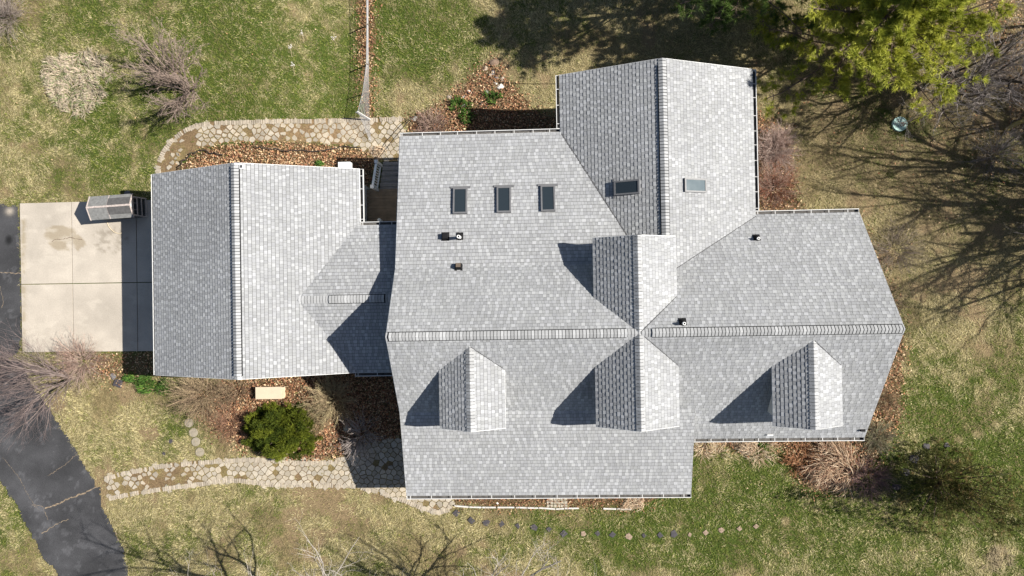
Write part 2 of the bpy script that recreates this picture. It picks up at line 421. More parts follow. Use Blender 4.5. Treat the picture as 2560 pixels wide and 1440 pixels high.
for i, (pts, w) in enumerate([([(243, 1217), (205, 1234), (165, 1249), (150, 1258), (112, 1271)], 0.03), ([(195, 1132), (160, 1165), (118, 1190)], 0.009), ([(5, 1142), (45, 1190), (85, 1265), (100, 1275)], 0.007),
                              ([(80, 1262), (105, 1266), (120, 1300)], 0.008), ([(105, 1335), (140, 1310), (172, 1298)], 0.016), ([(0, 680), (30, 683), (52, 684)], 0.016), ([(0, 715), (8, 750), (5, 770)], 0.009), ([(288, 1330), (298, 1352)], 0.03)]):
    tag(crack(pts, w, i).build('driveway_crack', M['crack'], drive), kind='structure')

# concrete apron in front of the garage: six slabs with open joints
def apron():
    vs, qs, cs = [], [], []
    A, B, C_, D = (at(*q) for q in CONC)
    ub, vb = [0, 0.373, 0.835, 1.0], [0, 0.545, 1.0]
    for i in range(3):
        for j in range(2):
            u0, u1, v0, v1 = ub[i] + 0.0028, ub[i + 1] - 0.0028, vb[j] + 0.0026, vb[j + 1] - 0.0026
            nu, nv = max(4, int((u1 - u0) * 90)), max(4, int((v1 - v0) * 96)); b0 = len(vs)
            for b in range(nv + 1):
                for a_ in range(nu + 1):
                    u, v = u0 + (u1 - u0) * a_ / nu, v0 + (v1 - v0) * b / nv
                    pp = lerp(lerp(A, B, u), lerp(D, C_, u), v)
                    vs.append((pp[0], pp[1], float(ground(pp[0], pp[1])) + 0.06 + 0.004 * ((i + j) % 2)))
            for b in range(nv):
                for a_ in range(nu):
                    k = b0 + b * (nu + 1) + a_; qs.append((k, k + nu + 1, k + nu + 2, k + 1))
            rim = [b0 + a_ for a_ in range(nu + 1)] + [b0 + b * (nu + 1) + nu for b in range(1, nv + 1)] + [b0 + nv * (nu + 1) + a_ for a_ in range(nu - 1, -1, -1)] + [b0 + b * (nu + 1) for b in range(nv - 1, 0, -1)]
            low = len(vs); vs += [(vs[k][0], vs[k][1], vs[k][2] - 0.08) for k in rim]
            for k in range(len(rim)): qs.append((rim[k], low + k, low + (k + 1) % len(rim), rim[(k + 1) % len(rim)])[::-1])
    Vv = np.array(vs); p = px_of(Vv); x, y = Vv[:, 0], Vv[:, 1]
    b = np.full(len(x), 0.385) + 0.07 * (fbm(x, y, 0.9, 91) - 0.5) * 2
    col = (b * 1.0)[:, None] * np.array((1.04, 0.925, 0.78))
    wob = (fbm(x, y, 3.0, 95, 3) - 0.5) * 20
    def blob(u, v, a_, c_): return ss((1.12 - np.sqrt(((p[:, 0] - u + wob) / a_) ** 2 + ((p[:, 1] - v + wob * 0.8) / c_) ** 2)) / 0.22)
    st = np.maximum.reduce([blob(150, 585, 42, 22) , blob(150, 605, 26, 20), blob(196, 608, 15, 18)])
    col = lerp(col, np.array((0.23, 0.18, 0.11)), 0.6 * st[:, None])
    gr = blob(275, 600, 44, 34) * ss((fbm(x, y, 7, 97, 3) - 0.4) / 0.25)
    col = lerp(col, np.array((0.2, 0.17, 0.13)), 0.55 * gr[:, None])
    ed = np.exp(-((p[:, 0] - 58) / 7) ** 2) * ss((fbm(x, y, 3, 99) - 0.42) / 0.2)
    col = lerp(col, np.array((0.24, 0.19, 0.11)), 0.6 * ed[:, None])
    pale = ss((fbm(x * 1.0, y * 2.2, 1.4, 98, 5) - 0.56) / 0.14)
    col = lerp(col, np.array((0.49, 0.44, 0.37)), 0.45 * pale[:, None])
    mm = bpy.data.meshes.new('concrete_apron'); mm.from_pydata(vs, [], qs)
    a_ = mm.attributes.new('Col', 'FLOAT_COLOR', 'POINT'); c4 = np.ones((len(Vv), 4), np.float32); c4[:, :3] = col; a_.data.foreach_set('color', c4.ravel())
    mm.materials.append(M['concrete']); mm.update()
    ap = tag(link('concrete_apron', mm), kind='structure')
    cr = crack([(128, 606), (140, 598), (160, 597), (181, 594), (206, 599)], 0.009, 77)
    for i_, v_ in enumerate(cr.v): cr.v[i_] = (v_[0], v_[1], v_[2] + 0.022)
    tag(cr.build('hairline_crack', M['mulch'], ap), kind='structure')
apron()

# flagstone paths: dirt bed, crazy paving stones, soldier bricks along the edges
def dirt_col(x, y, p):
    t = ss((fbm(x, y, 1.2, 41) - 0.35) / 0.3)[:, None]
    return lerp(np.array((0.16, 0.11, 0.062))[None], np.array((0.18, 0.14, 0.065))[None], t)

def clip(poly, nx_, ny_, d):
    out = []
    for i in range(len(poly)):
        a_, b_ = poly[i], poly[(i + 1) % len(poly)]
        da, db = a_[0] * nx_ + a_[1] * ny_ - d, b_[0] * nx_ + b_[1] * ny_ - d
        if da <= 0: out.append(a_)
        if (da < 0) != (db < 0) and abs(da - db) > 1e-12:
            t = da / (da - db); out.append((a_[0] + t * (b_[0] - a_[0]), a_[1] + t * (b_[1] - a_[1])))
    return out

def paving(poly, spacing, seed, worn, parent):
    rng = np.random.default_rng(seed)
    W = np.array([at(u, v)[:2] for u, v in poly])
    x0, y0 = W.min(0) - 3 * spacing; x1, y1 = W.max(0) + 3 * spacing; pts = []
    for j, yy in enumerate(np.arange(y0, y1 + spacing, spacing * 0.66)):
        for xx in np.arange(x0 + (j % 2) * spacing / 2, x1 + spacing, spacing): pts.append((xx * 1.0 + rng.uniform(-.25, .25) * spacing, yy + rng.uniform(-.22, .22) * spacing))
    pts = np.array(pts); ins = inside(pts, W)
    pz = px_of(np.c_[pts, ground(pts[:, 0], pts[:, 1])])
    mb = MB()
    for i in np.nonzero(ins)[0]:
        w = 0.0
        for (u, v, s, k) in worn: w += k * math.exp(-((pz[i, 0] - u) ** 2 + (pz[i, 1] - v) ** 2) / (2 * s * s))
        if rng.random() < 0.05 + 0.5 * w: continue
        p0 = pts[i]; d2 = ((pts - p0) ** 2).sum(1); nb = np.nonzero((d2 < (2.3 * spacing) ** 2) & (d2 > 0))[0]
        cell = [(p0[0] - 1, p0[1] - 1), (p0[0] + 1, p0[1] - 1), (p0[0] + 1, p0[1] + 1), (p0[0] - 1, p0[1] + 1)]
        gap = rng.uniform(0.012, 0.02) + 0.03 * w
        for k in nb:
            n = pts[k] - p0; L = np.linalg.norm(n); n = n / L
            cell = clip(cell, n[0], n[1], n @ p0 + L / 2 - gap)
            if len(cell) < 3: break
        if len(cell) < 3: continue
        # round the corners a little
        cell2 = []
        for a_, b_ in zip(cell, cell[1:] + cell[:1]):
            cell2 += [(lerp(a_[0], b_[0], .06), lerp(a_[1], b_[1], .06)), (lerp(a_[0], b_[0], .94), lerp(a_[1], b_[1], .94))]
        cell = cell2
        z = float(ground(*p0)) + 0.034 + rng.uniform(-.005, .008); tx, ty = rng.normal(0, .02, 2)
        tone = rng.uniform(0.29, 0.42) * (1 - 0.12 * w); warm = rng.uniform(0, 1)
        col = tuple(tone * np.array((1.02, 0.91 - .04 * warm, 0.745 - .09 * warm)))
        top = [(q[0], q[1], z + tx * (q[0] - p0[0]) + ty * (q[1] - p0[1])) for q in cell]
        bot = [(q[0] , q[1], z - 0.05) for q in cell]; n = len(cell)
        mb.add(top + bot, [tuple(range(n))] + [(k, k + n, (k + 1) % n + n, (k + 1) % n) for k in range(n)], col)
    return tag(mb.build('flagstone', M['stone'], parent), kind='structure')

def edging(line, side, seed, parent, skip=0.08, dep=0.2, lo=0.0, hi=1.0):
    rng = random.Random(seed); mb = MB()
    W = [at(*q) for q in line]; seg = [np.linalg.norm((b - a)[:2]) for a, b in zip(W[:-1], W[1:])]; L = sum(seg)
    s = L * lo
    while s < L * hi:
        t = s; i = 0
        while i < len(seg) - 1 and t > seg[i]: t -= seg[i]; i += 1
        d = (W[i + 1] - W[i]); d[2] = 0; d /= np.linalg.norm(d); p = lerp(W[i], W[i + 1], t / seg[i]); n = np.array([-d[1], d[0], 0]) * side
        if rng.random() > skip:
            z = float(ground(p[0], p[1])) + rng.uniform(0.034, 0.046); tone = rng.uniform(.28, .42); w = rng.uniform(.07, .085)
            o = np.array([p[0], p[1], z - 0.08]) + n * rng.uniform(-.015, .015)
            if side < 0: o = o + n * dep; n = -n
            mb.frame_box(o, d * w, n * dep, (0, 0, 0.08), tuple(tone * np.array((1, .86, .68))))
        s += 0.1
    return tag(mb.build('brick_edging', M['brick'], parent), kind='structure')
pu = drape('path', PATH_UP, 0.08, 0.012, dirt_col, M['dirt'], 0.1)
paving(PATH_UP, 0.3, 1, [(450, 350, 35, .7), (430, 400, 35, .7), (620, 335, 50, .2), (740, 350, 40, .5), (950, 300, 15, 1.2), (550, 350, 25, .4)], pu)
edging(PATH_UP_OUT, -1, 2, pu)
pl = drape('path', PATH_LOW, 0.08, 0.012, dirt_col, M['dirt'], 0.1)
paving(PATH_LOW, 0.3, 3, [(440, 1190, 45, .65), (385, 1215, 40, .5), (300, 1240, 20, .7), (350, 1200, 30, .3)], pl)
edging(PATH_LOW_TOP, -1, 4, pl, 0.15)
edging(PATH_LOW_BOT, 1, 5, pl, 0.08)
# ---------------------------------------------------------------- the house
GL, GR, GYB, GYF, GZE, GZR = -15.873, -7.27, 5.211, -3.057, 2.587, 4.489
GX = (GL + GR) / 2
CYR, CZR, CYB, CYF, CZE = -0.075, 3.595, 2.891, -3.066, 2.654
ML, MR, MY, MZR, PIT = -5.586, 12.663, -1.455, 5.719, 0.7162
YK, YFK, MBB, MZB = 1.076, -4.533, 6.482, 2.597
YFE, ZFE, RB, RF, PR = -8.10, 2.473, 2.988, -5.878, 5.87
WL, WR, WYB, WZE, WZR, WX = 0.928, 8.59, 8.784, 2.594, 4.221, 4.745
zmain = lambda y: MZR - PIT * abs(y - MY)
ZK, ZFK = zmain(YK), zmain(YFK)
z_shed = lambda x, y: ZK - (ZK - MZB) / (MBB - YK) * (y - YK)
z_back = lambda x, y: zmain(y) if y < YK else z_shed(x, y)
z_wl = lambda x, y: WZE + (WZR - WZE) / (WX - WL) * (x - WL)
z_wr = lambda x, y: WZE + (WZR - WZE) / (WR - WX) * (WR - x)
z_gr = lambda x, y: GZE + (GZR - GZE) / (GR - GX) * (GR - x)

house = empty('house', (0, 0, 0), 'large house with grey shingle roofs, dormers, skylights and an attached garage', 'house')
rngs = np.random.default_rng(12)
EXPO = 0.143

def shingle_plane(mb, eave0, eave1, ridge0, seed, e=0.015):
    """Laminated shingles, tab by tab, from the eave line up to the ridge; slab with white edge below."""
    rng = np.random.default_rng(seed)
    O = np.asarray(eave0, float); U = np.asarray(eave1, float) - O; Lu = np.linalg.norm(U); U /= Lu
    Vv = np.asarray(ridge0, float) - O; Vv -= U * (Vv @ U); Lv = np.linalg.norm(Vv); Vv /= Lv
    N = np.cross(U, Vv)
    if N[2] < 0: O = O + U * Lu; U = -U; N = np.cross(U, Vv)
    rows = int(math.ceil(Lv / EXPO))
    for r in range(rows):
        v0, v1 = r * EXPO, min((r + 1) * EXPO, Lv)
        u = -rng.uniform(0, .3); drift = rng.normal(0, .006)
        raised = bool(rng.integers(2))
        while u < Lu:
            w = rng.uniform(.11, .175) if raised else rng.uniform(.085, .15)
            a_, b_ = max(u, 0), min(u + w, Lu)
            if b_ - a_ > 0.004:
                t = (0.0195 if raised else 0.013) + rng.uniform(-.0015, .0015)
                q = rng.random()
                if raised: tone = rng.choice([.285, .305, .335, .37], p=[.22, .3, .24, .24])
                else: tone = rng.choice([.262, .284, .31], p=[.3, .45, .25])
                tone *= 1 + drift + rng.normal(0, .03)
                col = (tone * .985, tone * 1.0, tone * (1.005 + .03 * q))
                lo0, lo1 = O + U * a_ + Vv * v0, O + U * max(b_ - .005, a_) + Vv * v0
                hi0, hi1 = O + U * a_ + Vv * v1, O + U * max(b_ - .005, a_) + Vv * v1
                vs = [lo0 + N * t, lo1 + N * t, hi1 + N * .004, hi0 + N * .004, lo0 - N * .001, lo1 - N * .001, hi0, hi1]
                md0, md1 = lerp(vs[3], vs[0], .14), lerp(vs[2], vs[1], .14)
                mb.add([vs[0], vs[1], md1, md0], [(0, 1, 2, 3)], col); mb.add([md0, md1, vs[2], vs[3]], [(0, 1, 2, 3)], (.13, .13, .131)); mb.add(vs, [(4, 5, 1, 0), (4, 0, 3, 6), (1, 5, 7, 2)], (.05, .05, .052))
            u += w; raised = not raised
    mb.frame_box(O - U * e - Vv * .02 - N * .16, U * (Lu + 2 * e), Vv * (Lv + .02), N * .145, (1, 1, 1), 1)
    mb.poly([O - N * .006, O + U * Lu - N * .006, O + U * Lu + Vv * Lv - N * .006, O + Vv * Lv - N * .006], (.06, .06, .062))
    return O, U, Vv, N

def roof(name, planes, parent=None, caps=()):
    mb = MB()
    for i, (e0, e1, r0) in enumerate(planes): shingle_plane(mb, e0, e1, r0, sum(map(ord, name)) + i, -.01 if name == 'porch_roof' else .015)
    o = mb.build(name, [M['shingle'], M['trim']], parent or house)
    for c in caps: ridge_cap(*c, parent=o)
    return o

def ridge_cap(P0, P1, sa, sb, vents=(), parent=None, half=0.15, seed=3, down=1):
    """Folded cap shingles over the ridge P0-P1; sa, sb: slopes left and right of it; vents: stretches (0..1) that sit on a raised black ridge vent."""
    rng = np.random.default_rng(seed + int(abs(P0[0]) * 10))
    P0, P1 = np.asarray(P0, float), np.asarray(P1, float); d = P1 - P0; L = np.linalg.norm(d); d /= L
    n = np.array([-d[1], d[0], 0])
    mb = MB(); st = 0.122
    for a_, b_ in vents:
        for s_, sl in ((1, sa), (-1, sb)):
            q0, q1 = P0 + d * L * a_, P0 + d * L * b_; o_ = n * s_ * (half + .024) + np.array([0, 0, -sl * (half + .024)])
            up = np.array([0, 0, .036]); vs = [q0 + o_, q1 + o_, q1 + o_ + up, q0 + o_ + up, q0 + up * 1.6, q1 + up * 1.6, q0 , q1]
            mb.add(vs, [(0, 1, 2, 3), (3, 2, 5, 4), (0, 3, 4, 6), (1, 7, 5, 2)], (.02, .02, .02), 1)
    k = 0
    while k * st < L:
        a_, b_ = k * st, min(k * st + st - .02, L); mid = (a_ + b_) / 2 / L
        vent = any(v0 <= mid <= v1 for v0, v1 in vents)
        h = .062 if vent else .022
        tone = rng.choice([.28, .315, .35, .4], p=[.25, .37, .25, .13])
        col = (tone, tone * 1.01, tone * 1.02)
        h0, h1 = (h + .016, h + .002) if down > 0 else (h + .002, h + .016)
        q0, q1 = P0 + d * a_, P0 + d * b_
        A = n * half + np.array([0, 0, -sa * half]); B = -n * half + np.array([0, 0, -sb * half]); z = np.array([0, 0, 1.0])
        C1, C2 = A * .06, B * .06
        vs = []
        for q, hh in ((q0, h0), (q1, h1)): vs += [q + A + z * hh, q + C1 + z * (hh + .004), q + C2 + z * (hh + .004), q + B + z * hh]
        vs += [v - z * .014 for v in vs]
        mb.add(vs, [(0, 4, 5, 1), (1, 5, 6, 2), (2, 6, 7, 3), (8, 0, 1, 9), (9, 1, 2, 10), (10, 2, 3, 11), (4, 12, 13, 5), (5, 13, 14, 6), (6, 14, 15, 7), (0, 8, 12, 4), (3, 7, 15, 11)][:], col)
        if not vent:
            mb.add([q1 + A + z * .012, q1 + z * .02, q1 + B + z * .012, q1 + d * .012 + A + z * .012, q1 + d * .012 + z * .02, q1 + d * .012 + B + z * .012], [(0, 3, 4, 1), (1, 4, 5, 2)], (.05, .05, .05), 1)
        k += 1
    return mb.build('ridge_cap', [M['shingle'], M['vent_black']], parent or house)

gs, cs_, ws = (GZR - GZE) / (GR - GX), (CZR - CZE) / (CYB - CYR), (WZR - WZE) / (WX - WL)
roof('garage_roof', [((GL, GYB, GZE), (GL, GYF, GZE), (GX, GYB, GZR)), ((GR, GYF, GZE), (GR, GYB, GZE), (GX, GYF, GZR))],
     caps=[((GX, GYF, GZR), (GX, GYB, GZR), gs, gs, [(0.015, 0.985)])])
roof('breezeway_roof', [((-9.62, CYB, CZE), (-5.15, CYB, CZE), (-9.62, CYR, CZR)), ((-9.62, CYF, CZE), (-5.15, CYF, CZE), (-9.62, CYR, CZR))],
     caps=[((-9.5, CYR, CZR), (-5.3, CYR, CZR), cs_, cs_, [(0.29, 0.82)])])
roof('main_roof', [((ML, RF, zmain(RF)), (MR, RF, zmain(RF)), (ML, MY, MZR)), ((ML, RB, zmain(RB)), (MR, RB, zmain(RB)), (ML, MY, MZR))],
     caps=[((ML, MY, MZR), (MR, MY, MZR), PIT, PIT, [(0.004, 0.472), (0.523, 0.997)])])
roof('porch_roof', [((ML, YFE, ZFE), (PR, YFE, ZFE), (ML, YFK, ZFK))])
roof('shed_roof', [((ML, MBB, MZB), (4.55, MBB, MZB), (ML, YK, ZK))])
roof('wing_roof', [((WL, WYB, WZE), (WL, 0.5, WZE), (WX, WYB, WZR)), ((WR, 0.0, WZE), (WR, WYB, WZE), (WX, 0.0, WZR))],
     caps=[((WX, 1.5, WZR), (WX, WYB, WZR), ws, ws, [(0.0, 0.965)])])

def dormer(x0, x1, y_front, ze, zr, y_back, face):
    """face -1: looks to the front (south), +1: to the back."""
    xm = (x0 + x1) / 2; sl = (zr - ze) / (xm - x0)
    o_ = 0.24; yw = y_front - face * 0.28
    wb = MB(); zlow = zmain(yw) - 0.6
    ya, yb = sorted((yw, y_back))
    prof = [(x0 + o_, zlow), (x1 - o_, zlow), (x1 - o_, ze + sl * o_ - .17), (xm, zr - .2), (x0 + o_, ze + sl * o_ - .17)]
    f_, b_ = [(p[0], ya, p[1]) for p in prof], [(p[0], yb, p[1]) for p in prof]
    wb.add(f_ + b_, [(0, 1, 2, 3, 4), (9, 8, 7, 6, 5)] + [(k, k + 5, (k + 1) % 5 + 5, (k + 1) % 5) for k in range(5)])
    d = wb.build('dormer', M['siding'], house)
    n0, n1 = sorted((y_front, y_back))
    rb = MB()
    shingle_plane(rb, (x0, n1, ze), (x0, n0, ze), (xm, n1, zr), int(abs(x0) * 100) + face)
    shingle_plane(rb, (x1, n0, ze), (x1, n1, ze), (xm, n0, zr), int(abs(x1) * 100) + face + 7)
    rb.build('dormer_roof', [M['shingle'], M['trim']], d)
    c = ridge_cap((xm, n0, zr), (xm, n1, zr), sl, sl, parent=d, down=-face, half=0.16)
    # window in the gable
    wx = MB(); zc = (zmain(yw) + ze) / 2 + .3; w = .38; h = .42
    yo = yw + face * .03
    wx.box(xm - w, xm + w, min(yw, yo), max(yw, yo), zc - h, zc + h)
    wx.build('window', M['window'], d)
    fr = MB(); y2, y3 = sorted((yw, yw + face * .06))
    for (a0, a1, c0, c1) in ((-w - .07, -w, -h - .07, h + .07), (w, w + .07, -h - .07, h + .07), (-w, w, h, h + .07), (-w, w, -h - .07, -h), (-.02, .02, -h, h)):
        fr.box(xm + a0, xm + a1, y2, y3, zc + c0, zc + c1)
    fr.build('window_frame', M['trim'], d)
    return d
dormer(-3.817, -1.377, -4.948, 4.771, 5.413, -1.75, -1)
dormer(1.965, 4.991, -4.935, 4.813, 5.715, MY - .01, -1)
dormer(8.386, 10.871, -4.986, 4.756, 5.441, -1.70, -1)
dormer(1.965, 4.991, 2.018, 4.811, 5.715, MY + .01, 1)

def valley(P0, P1, w=.02, col=(.09, .09, .092), lift=.022):
    P0, P1 = np.asarray(P0, float), np.asarray(P1, float); d = P1 - P0; n = np.array([-d[1], d[0], 0]); n /= np.linalg.norm(n); b = MB(); rng = random.Random(int(P0[0] * 100)); k = 14; z = np.array([0, 0, 1.0])
    for i in range(k):
        a_, c_ = lerp(P0, P1, i / k), lerp(P0, P1, (i + 1) / k); w0, w1 = w * rng.uniform(.7, 1.3), w * rng.uniform(.7, 1.3)
        b.add([a_ - n * w0 + z * lift, a_ + n * w0 + z * lift, c_ + n * w1 + z * lift, c_ - n * w1 + z * lift], [(1, 0, 3, 2)], col)
    b.build('valley', M['flashing_dark'], house)
ssh = (ZK - MZB) / (MBB - YK); vx = lambda y: WL + (z_shed(0, y) - WZE) / ws
valley((vx(6.42), 6.42, z_shed(0, 6.42)), (vx(2.1), 2.1, z_shed(0, 2.1)), .026)
vr = lambda y: WR - (zmain(y) - WZE) / ws
valley((vr(2.93), 2.93, zmain(2.93)), (vr(.75), .75, zmain(.75)), .014)
for (x0, x1, ze, zr) in ((-3.817, -1.377, 4.771, 5.413), (1.965, 4.991, 4.813, 5.715), (8.386, 10.871, 4.756, 5.441)):
    yv = lambda z: MY - (MZR - z) / PIT
    valley((x1, yv(ze), ze), ((x0 + x1) / 2 + .05, yv(zr), zr), .012)
valley((4.991, MY + (MZR - 4.81) / PIT, 4.81), (3.53, MY + .03, MZR), .012)
# walls under the roofs
def gable_block(name, prof, a0, a1, along):
    """prof: (across, z) outline of the end wall; along: 'x' or 'y'."""
    wb = MB(); n = len(prof)
    f_ = [(a0, p[0], p[1]) if along == 'x' else (p[0], a0, p[1]) for p in prof]
    b_ = [(a1, p[0], p[1]) if along == 'x' else (p[0], a1, p[1]) for p in prof]
    wb.add(f_ + b_, [tuple(range(n)), tuple(range(2 * n - 1, n - 1, -1))] + [(k, k + n, (k + 1) % n + n, (k + 1) % n) for k in range(n)])
    return wb.build(name, M['siding'], house)
gw = gable_block('wall', [(GL + .35, -.3), (GR - .35, -1.2), (GR - .35, GZE + gs * .35 - .2), (GX, GZR - .22), (GL + .35, GZE + gs * .35 - .2)], GYF + .3, GYB - .3, 'y')
gable_block('wall', [(CYF + .3, -.4), (CYB - .3, -.8), (CYB - .3, CZE - .1), (CYR, CZR - .22), (CYF + .3, CZE - .1)], GR - .6, ML + .5, 'x')
gable_block('wall', [(-5.5, -.3), (2.6, -1.3), (6.1, -1.5), (6.1, z_shed(0, 6.1) - .2), (YK, ZK - .22), (MY, MZR - .24), (-4.6, zmain(-4.6) - .22), (-5.5, 2.7)], ML + .4, 5.3, 'x')
gable_block('wall', [(-5.5, -.3), (2.6, -1.3), (2.6, zmain(2.6) - .2), (MY, MZR - .24), (-5.5, zmain(-5.5) - .2)], 5.3, MR - .35, 'x')
gable_block('wall', [(WL + .35, -1.5), (WR - .35, -1.5), (WR - .35, WZE + ws * .35 - .2), (WX, WZR - .22), (WL + .35, WZE + ws * .35 - .2)], 2.2, WYB - .35, 'y')
for y0 in (-2.4, 1.5):          # garage doors face the drive
    gd = MB(); gd.box(GL + .3, GL + .352, y0, y0 + 2.6, 0.05, 2.2); d_ = gd.build('garage_door', M['trim'], house)
    hd = MB()
    for k in range(1, 4): hd.box(GL + .29, GL + .299, y0 + .05, y0 + 2.55, 0.05 + k * .53, 0.06 + k * .53)
    hd.build('panel_groove', M['dark_metal'], d_)
for xp in (ML + .35, -2.0, 1.6, PR - .35):
    pp = MB(); pp.box(xp - .07, xp + .07, YFE + .3, YFE + .44, -.1, ZFE - .05); pp.build('porch_post', M['trim'], house)
pf = MB(); pf.box(ML + .3, PR - .1, YFE + .45, -5.5, -.2, .1); pf.build('porch_floor', M['step'], house)
for (wx_, wy, ax) in ((-3.2, -5.5, 'x'), (0.2, -5.5, 'x'), (3.6, -5.5, 'x'), (7.6, -5.5, 'x'), (10.6, -5.5, 'x'), (MR - .35, -3.4, 'y'), (MR - .35, .4, 'y')):
    w_ = MB(); f_ = MB()
    if ax == 'x':
        w_.box(wx_ - .5, wx_ + .5, wy - .03, wy + .02, .8, 2.0)
        for q in ((-.58, -.5, .72, 2.08), (.5, .58, .72, 2.08), (-.5, .5, 2.0, 2.08), (-.5, .5, .72, .8), (-.02, .02, .8, 2.0)): f_.box(wx_ + q[0], wx_ + q[1], wy - .06, wy + .01, q[2], q[3])
    else:
        w_.box(wx_ - .02, wx_ + .03, wy - .5, wy + .5, .8, 2.0)
        for q in ((-.58, -.5, .72, 2.08), (.5, .58, .72, 2.08), (-.5, .5, 2.0, 2.08), (-.5, .5, .72, .8), (-.02, .02, .8, 2.0)): f_.box(wx_ - .01, wx_ + .06, wy + q[0], wy + q[1], q[2], q[3])
    wo = w_.build('window', M['window'], house); f_.build('window_frame', M['trim'], wo)

# gutters: open troughs with hangers
def gutter(P0, P1, out, w=0.115, step=0.75, seed=0):
    rng = random.Random(seed); P0, P1, out = (np.asarray(q, float) for q in (P0, P1, out)); d = P1 - P0; L = np.linalg.norm(d); d /= L
    mb = MB(); z = np.array([0, 0, 1.0])
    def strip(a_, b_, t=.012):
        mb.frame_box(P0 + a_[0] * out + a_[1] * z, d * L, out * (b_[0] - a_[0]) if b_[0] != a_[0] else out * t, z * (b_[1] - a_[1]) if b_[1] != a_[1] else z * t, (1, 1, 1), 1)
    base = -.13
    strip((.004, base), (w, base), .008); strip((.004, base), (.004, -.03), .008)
    mb.frame_box(P0 + out * w + z * base, d * L, out * .012, z * .115)
    mb.frame_box(P0 + out * (w - .006) + z * (-.015), d * L, out * .024, z * .016)
    for e in (0, L - .012): mb.frame_box(P0 + d * e + out * .004 + z * base, d * .012, out * w, z * .115)
    n = int(L / step)
    for k in range(n + 1):
        s = min(max(.12 + k * step + rng.uniform(-.06, .06), .05), L - .08)
        mb.frame_box(P0 + d * s + out * -.01 + z * (-.02), d * .022, out * w, z * .012)
    o = mb.build('gutter', [M['gutter'], M['gutter_shade']], house)
    return o
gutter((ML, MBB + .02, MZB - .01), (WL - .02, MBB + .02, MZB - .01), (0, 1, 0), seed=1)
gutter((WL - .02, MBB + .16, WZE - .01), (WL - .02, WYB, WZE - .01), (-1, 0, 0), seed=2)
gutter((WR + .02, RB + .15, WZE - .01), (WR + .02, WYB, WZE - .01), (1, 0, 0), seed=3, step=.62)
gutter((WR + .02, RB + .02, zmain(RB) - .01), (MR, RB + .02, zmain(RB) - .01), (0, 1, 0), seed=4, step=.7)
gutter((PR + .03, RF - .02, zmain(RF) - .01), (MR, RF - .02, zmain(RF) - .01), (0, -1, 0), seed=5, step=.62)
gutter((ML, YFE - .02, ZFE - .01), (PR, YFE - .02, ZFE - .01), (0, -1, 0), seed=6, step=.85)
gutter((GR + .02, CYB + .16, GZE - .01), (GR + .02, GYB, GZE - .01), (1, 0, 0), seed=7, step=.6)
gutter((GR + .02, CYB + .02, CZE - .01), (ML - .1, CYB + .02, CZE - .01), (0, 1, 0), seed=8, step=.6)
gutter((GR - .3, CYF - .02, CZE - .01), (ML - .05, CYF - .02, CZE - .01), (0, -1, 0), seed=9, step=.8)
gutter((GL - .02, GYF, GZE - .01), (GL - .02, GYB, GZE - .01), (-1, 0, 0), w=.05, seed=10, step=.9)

# skylights
def skylight(u, v, fn, w, l, along, pane, flash=True, rise=.11):
    """centre pixel, roof plane, width, length down the slope; along: 'y' when the slope runs in y."""
    c = on(u, v, lambda x, y: fn(x, y) + rise)
    x, y = c[0], c[1]; e = .01
    U = np.array([1, 0, (fn(x + e, y) - fn(x - e, y)) / 2 / e]); U /= np.linalg.norm(U)
    W_ = np.array([0, 1, (fn(x, y + e) - fn(x, y - e)) / 2 / e]); W_ /= np.linalg.norm(W_)
    N = np.cross(U, W_)
    if along == 'x': a_, b_ = l, w
    else: a_, b_ = w, l
    base = c - N * rise
    fb = MB(); t = .06
    def bar(u0, u1, v0, v1, h0, h1, mb): mb.frame_box(base + U * u0 + W_ * v0 + N * h0, U * (u1 - u0), W_ * (v1 - v0), N * (h1 - h0))
    bar(-a_ / 2, a_ / 2, -b_ / 2, -b_ / 2 + t, -.05, rise, fb); bar(-a_ / 2, a_ / 2, b_ / 2 - t, b_ / 2, -.05, rise, fb)
    bar(-a_ / 2, -a_ / 2 + t, -b_ / 2 + t, b_ / 2 - t, -.05, rise, fb); bar(a_ / 2 - t, a_ / 2, -b_ / 2 + t, b_ / 2 - t, -.05, rise, fb)
    s = fb.build('skylight', M['skylight_frame'], house)
    pb = MB(); bar(-a_ / 2 + t, a_ / 2 - t, -b_ / 2 + t, b_ / 2 - t, rise - .05, rise - .02, pb); pb.build('pane', M[pane], s)
    if flash:
        hb = MB(); dn = W_ if along == 'y' else U
        sgn = -1 if dn[2] > 0 else 1
        if along == 'y':
            v0 = sgn * b_ / 2; bar(-a_ / 2 - .12, a_ / 2 + .12, min(v0, v0 + sgn * .09), max(v0, v0 + sgn * .09), .012, .045, hb)
        else:
            u0 = sgn * a_ / 2; bar(min(u0, u0 + sgn * .08), max(u0, u0 + sgn * .08), -b_ / 2 - .1, b_ / 2 + .1, .012, .045, hb)
        hb.build('head_flashing', M['skylight_frame'], s)
    return s
for (u, v) in ((1150, 501), (1259.5, 498), (1370, 495)): skylight(u, v, z_shed, .56, 1.07, 'y', 'pane')
skylight(1566, 468, z_wl, .55, 1.0, 'x', 'pane', rise=.15)
skylight(1740, 463, z_wr, .53, .98, 'x', 'pane_light', flash=False)

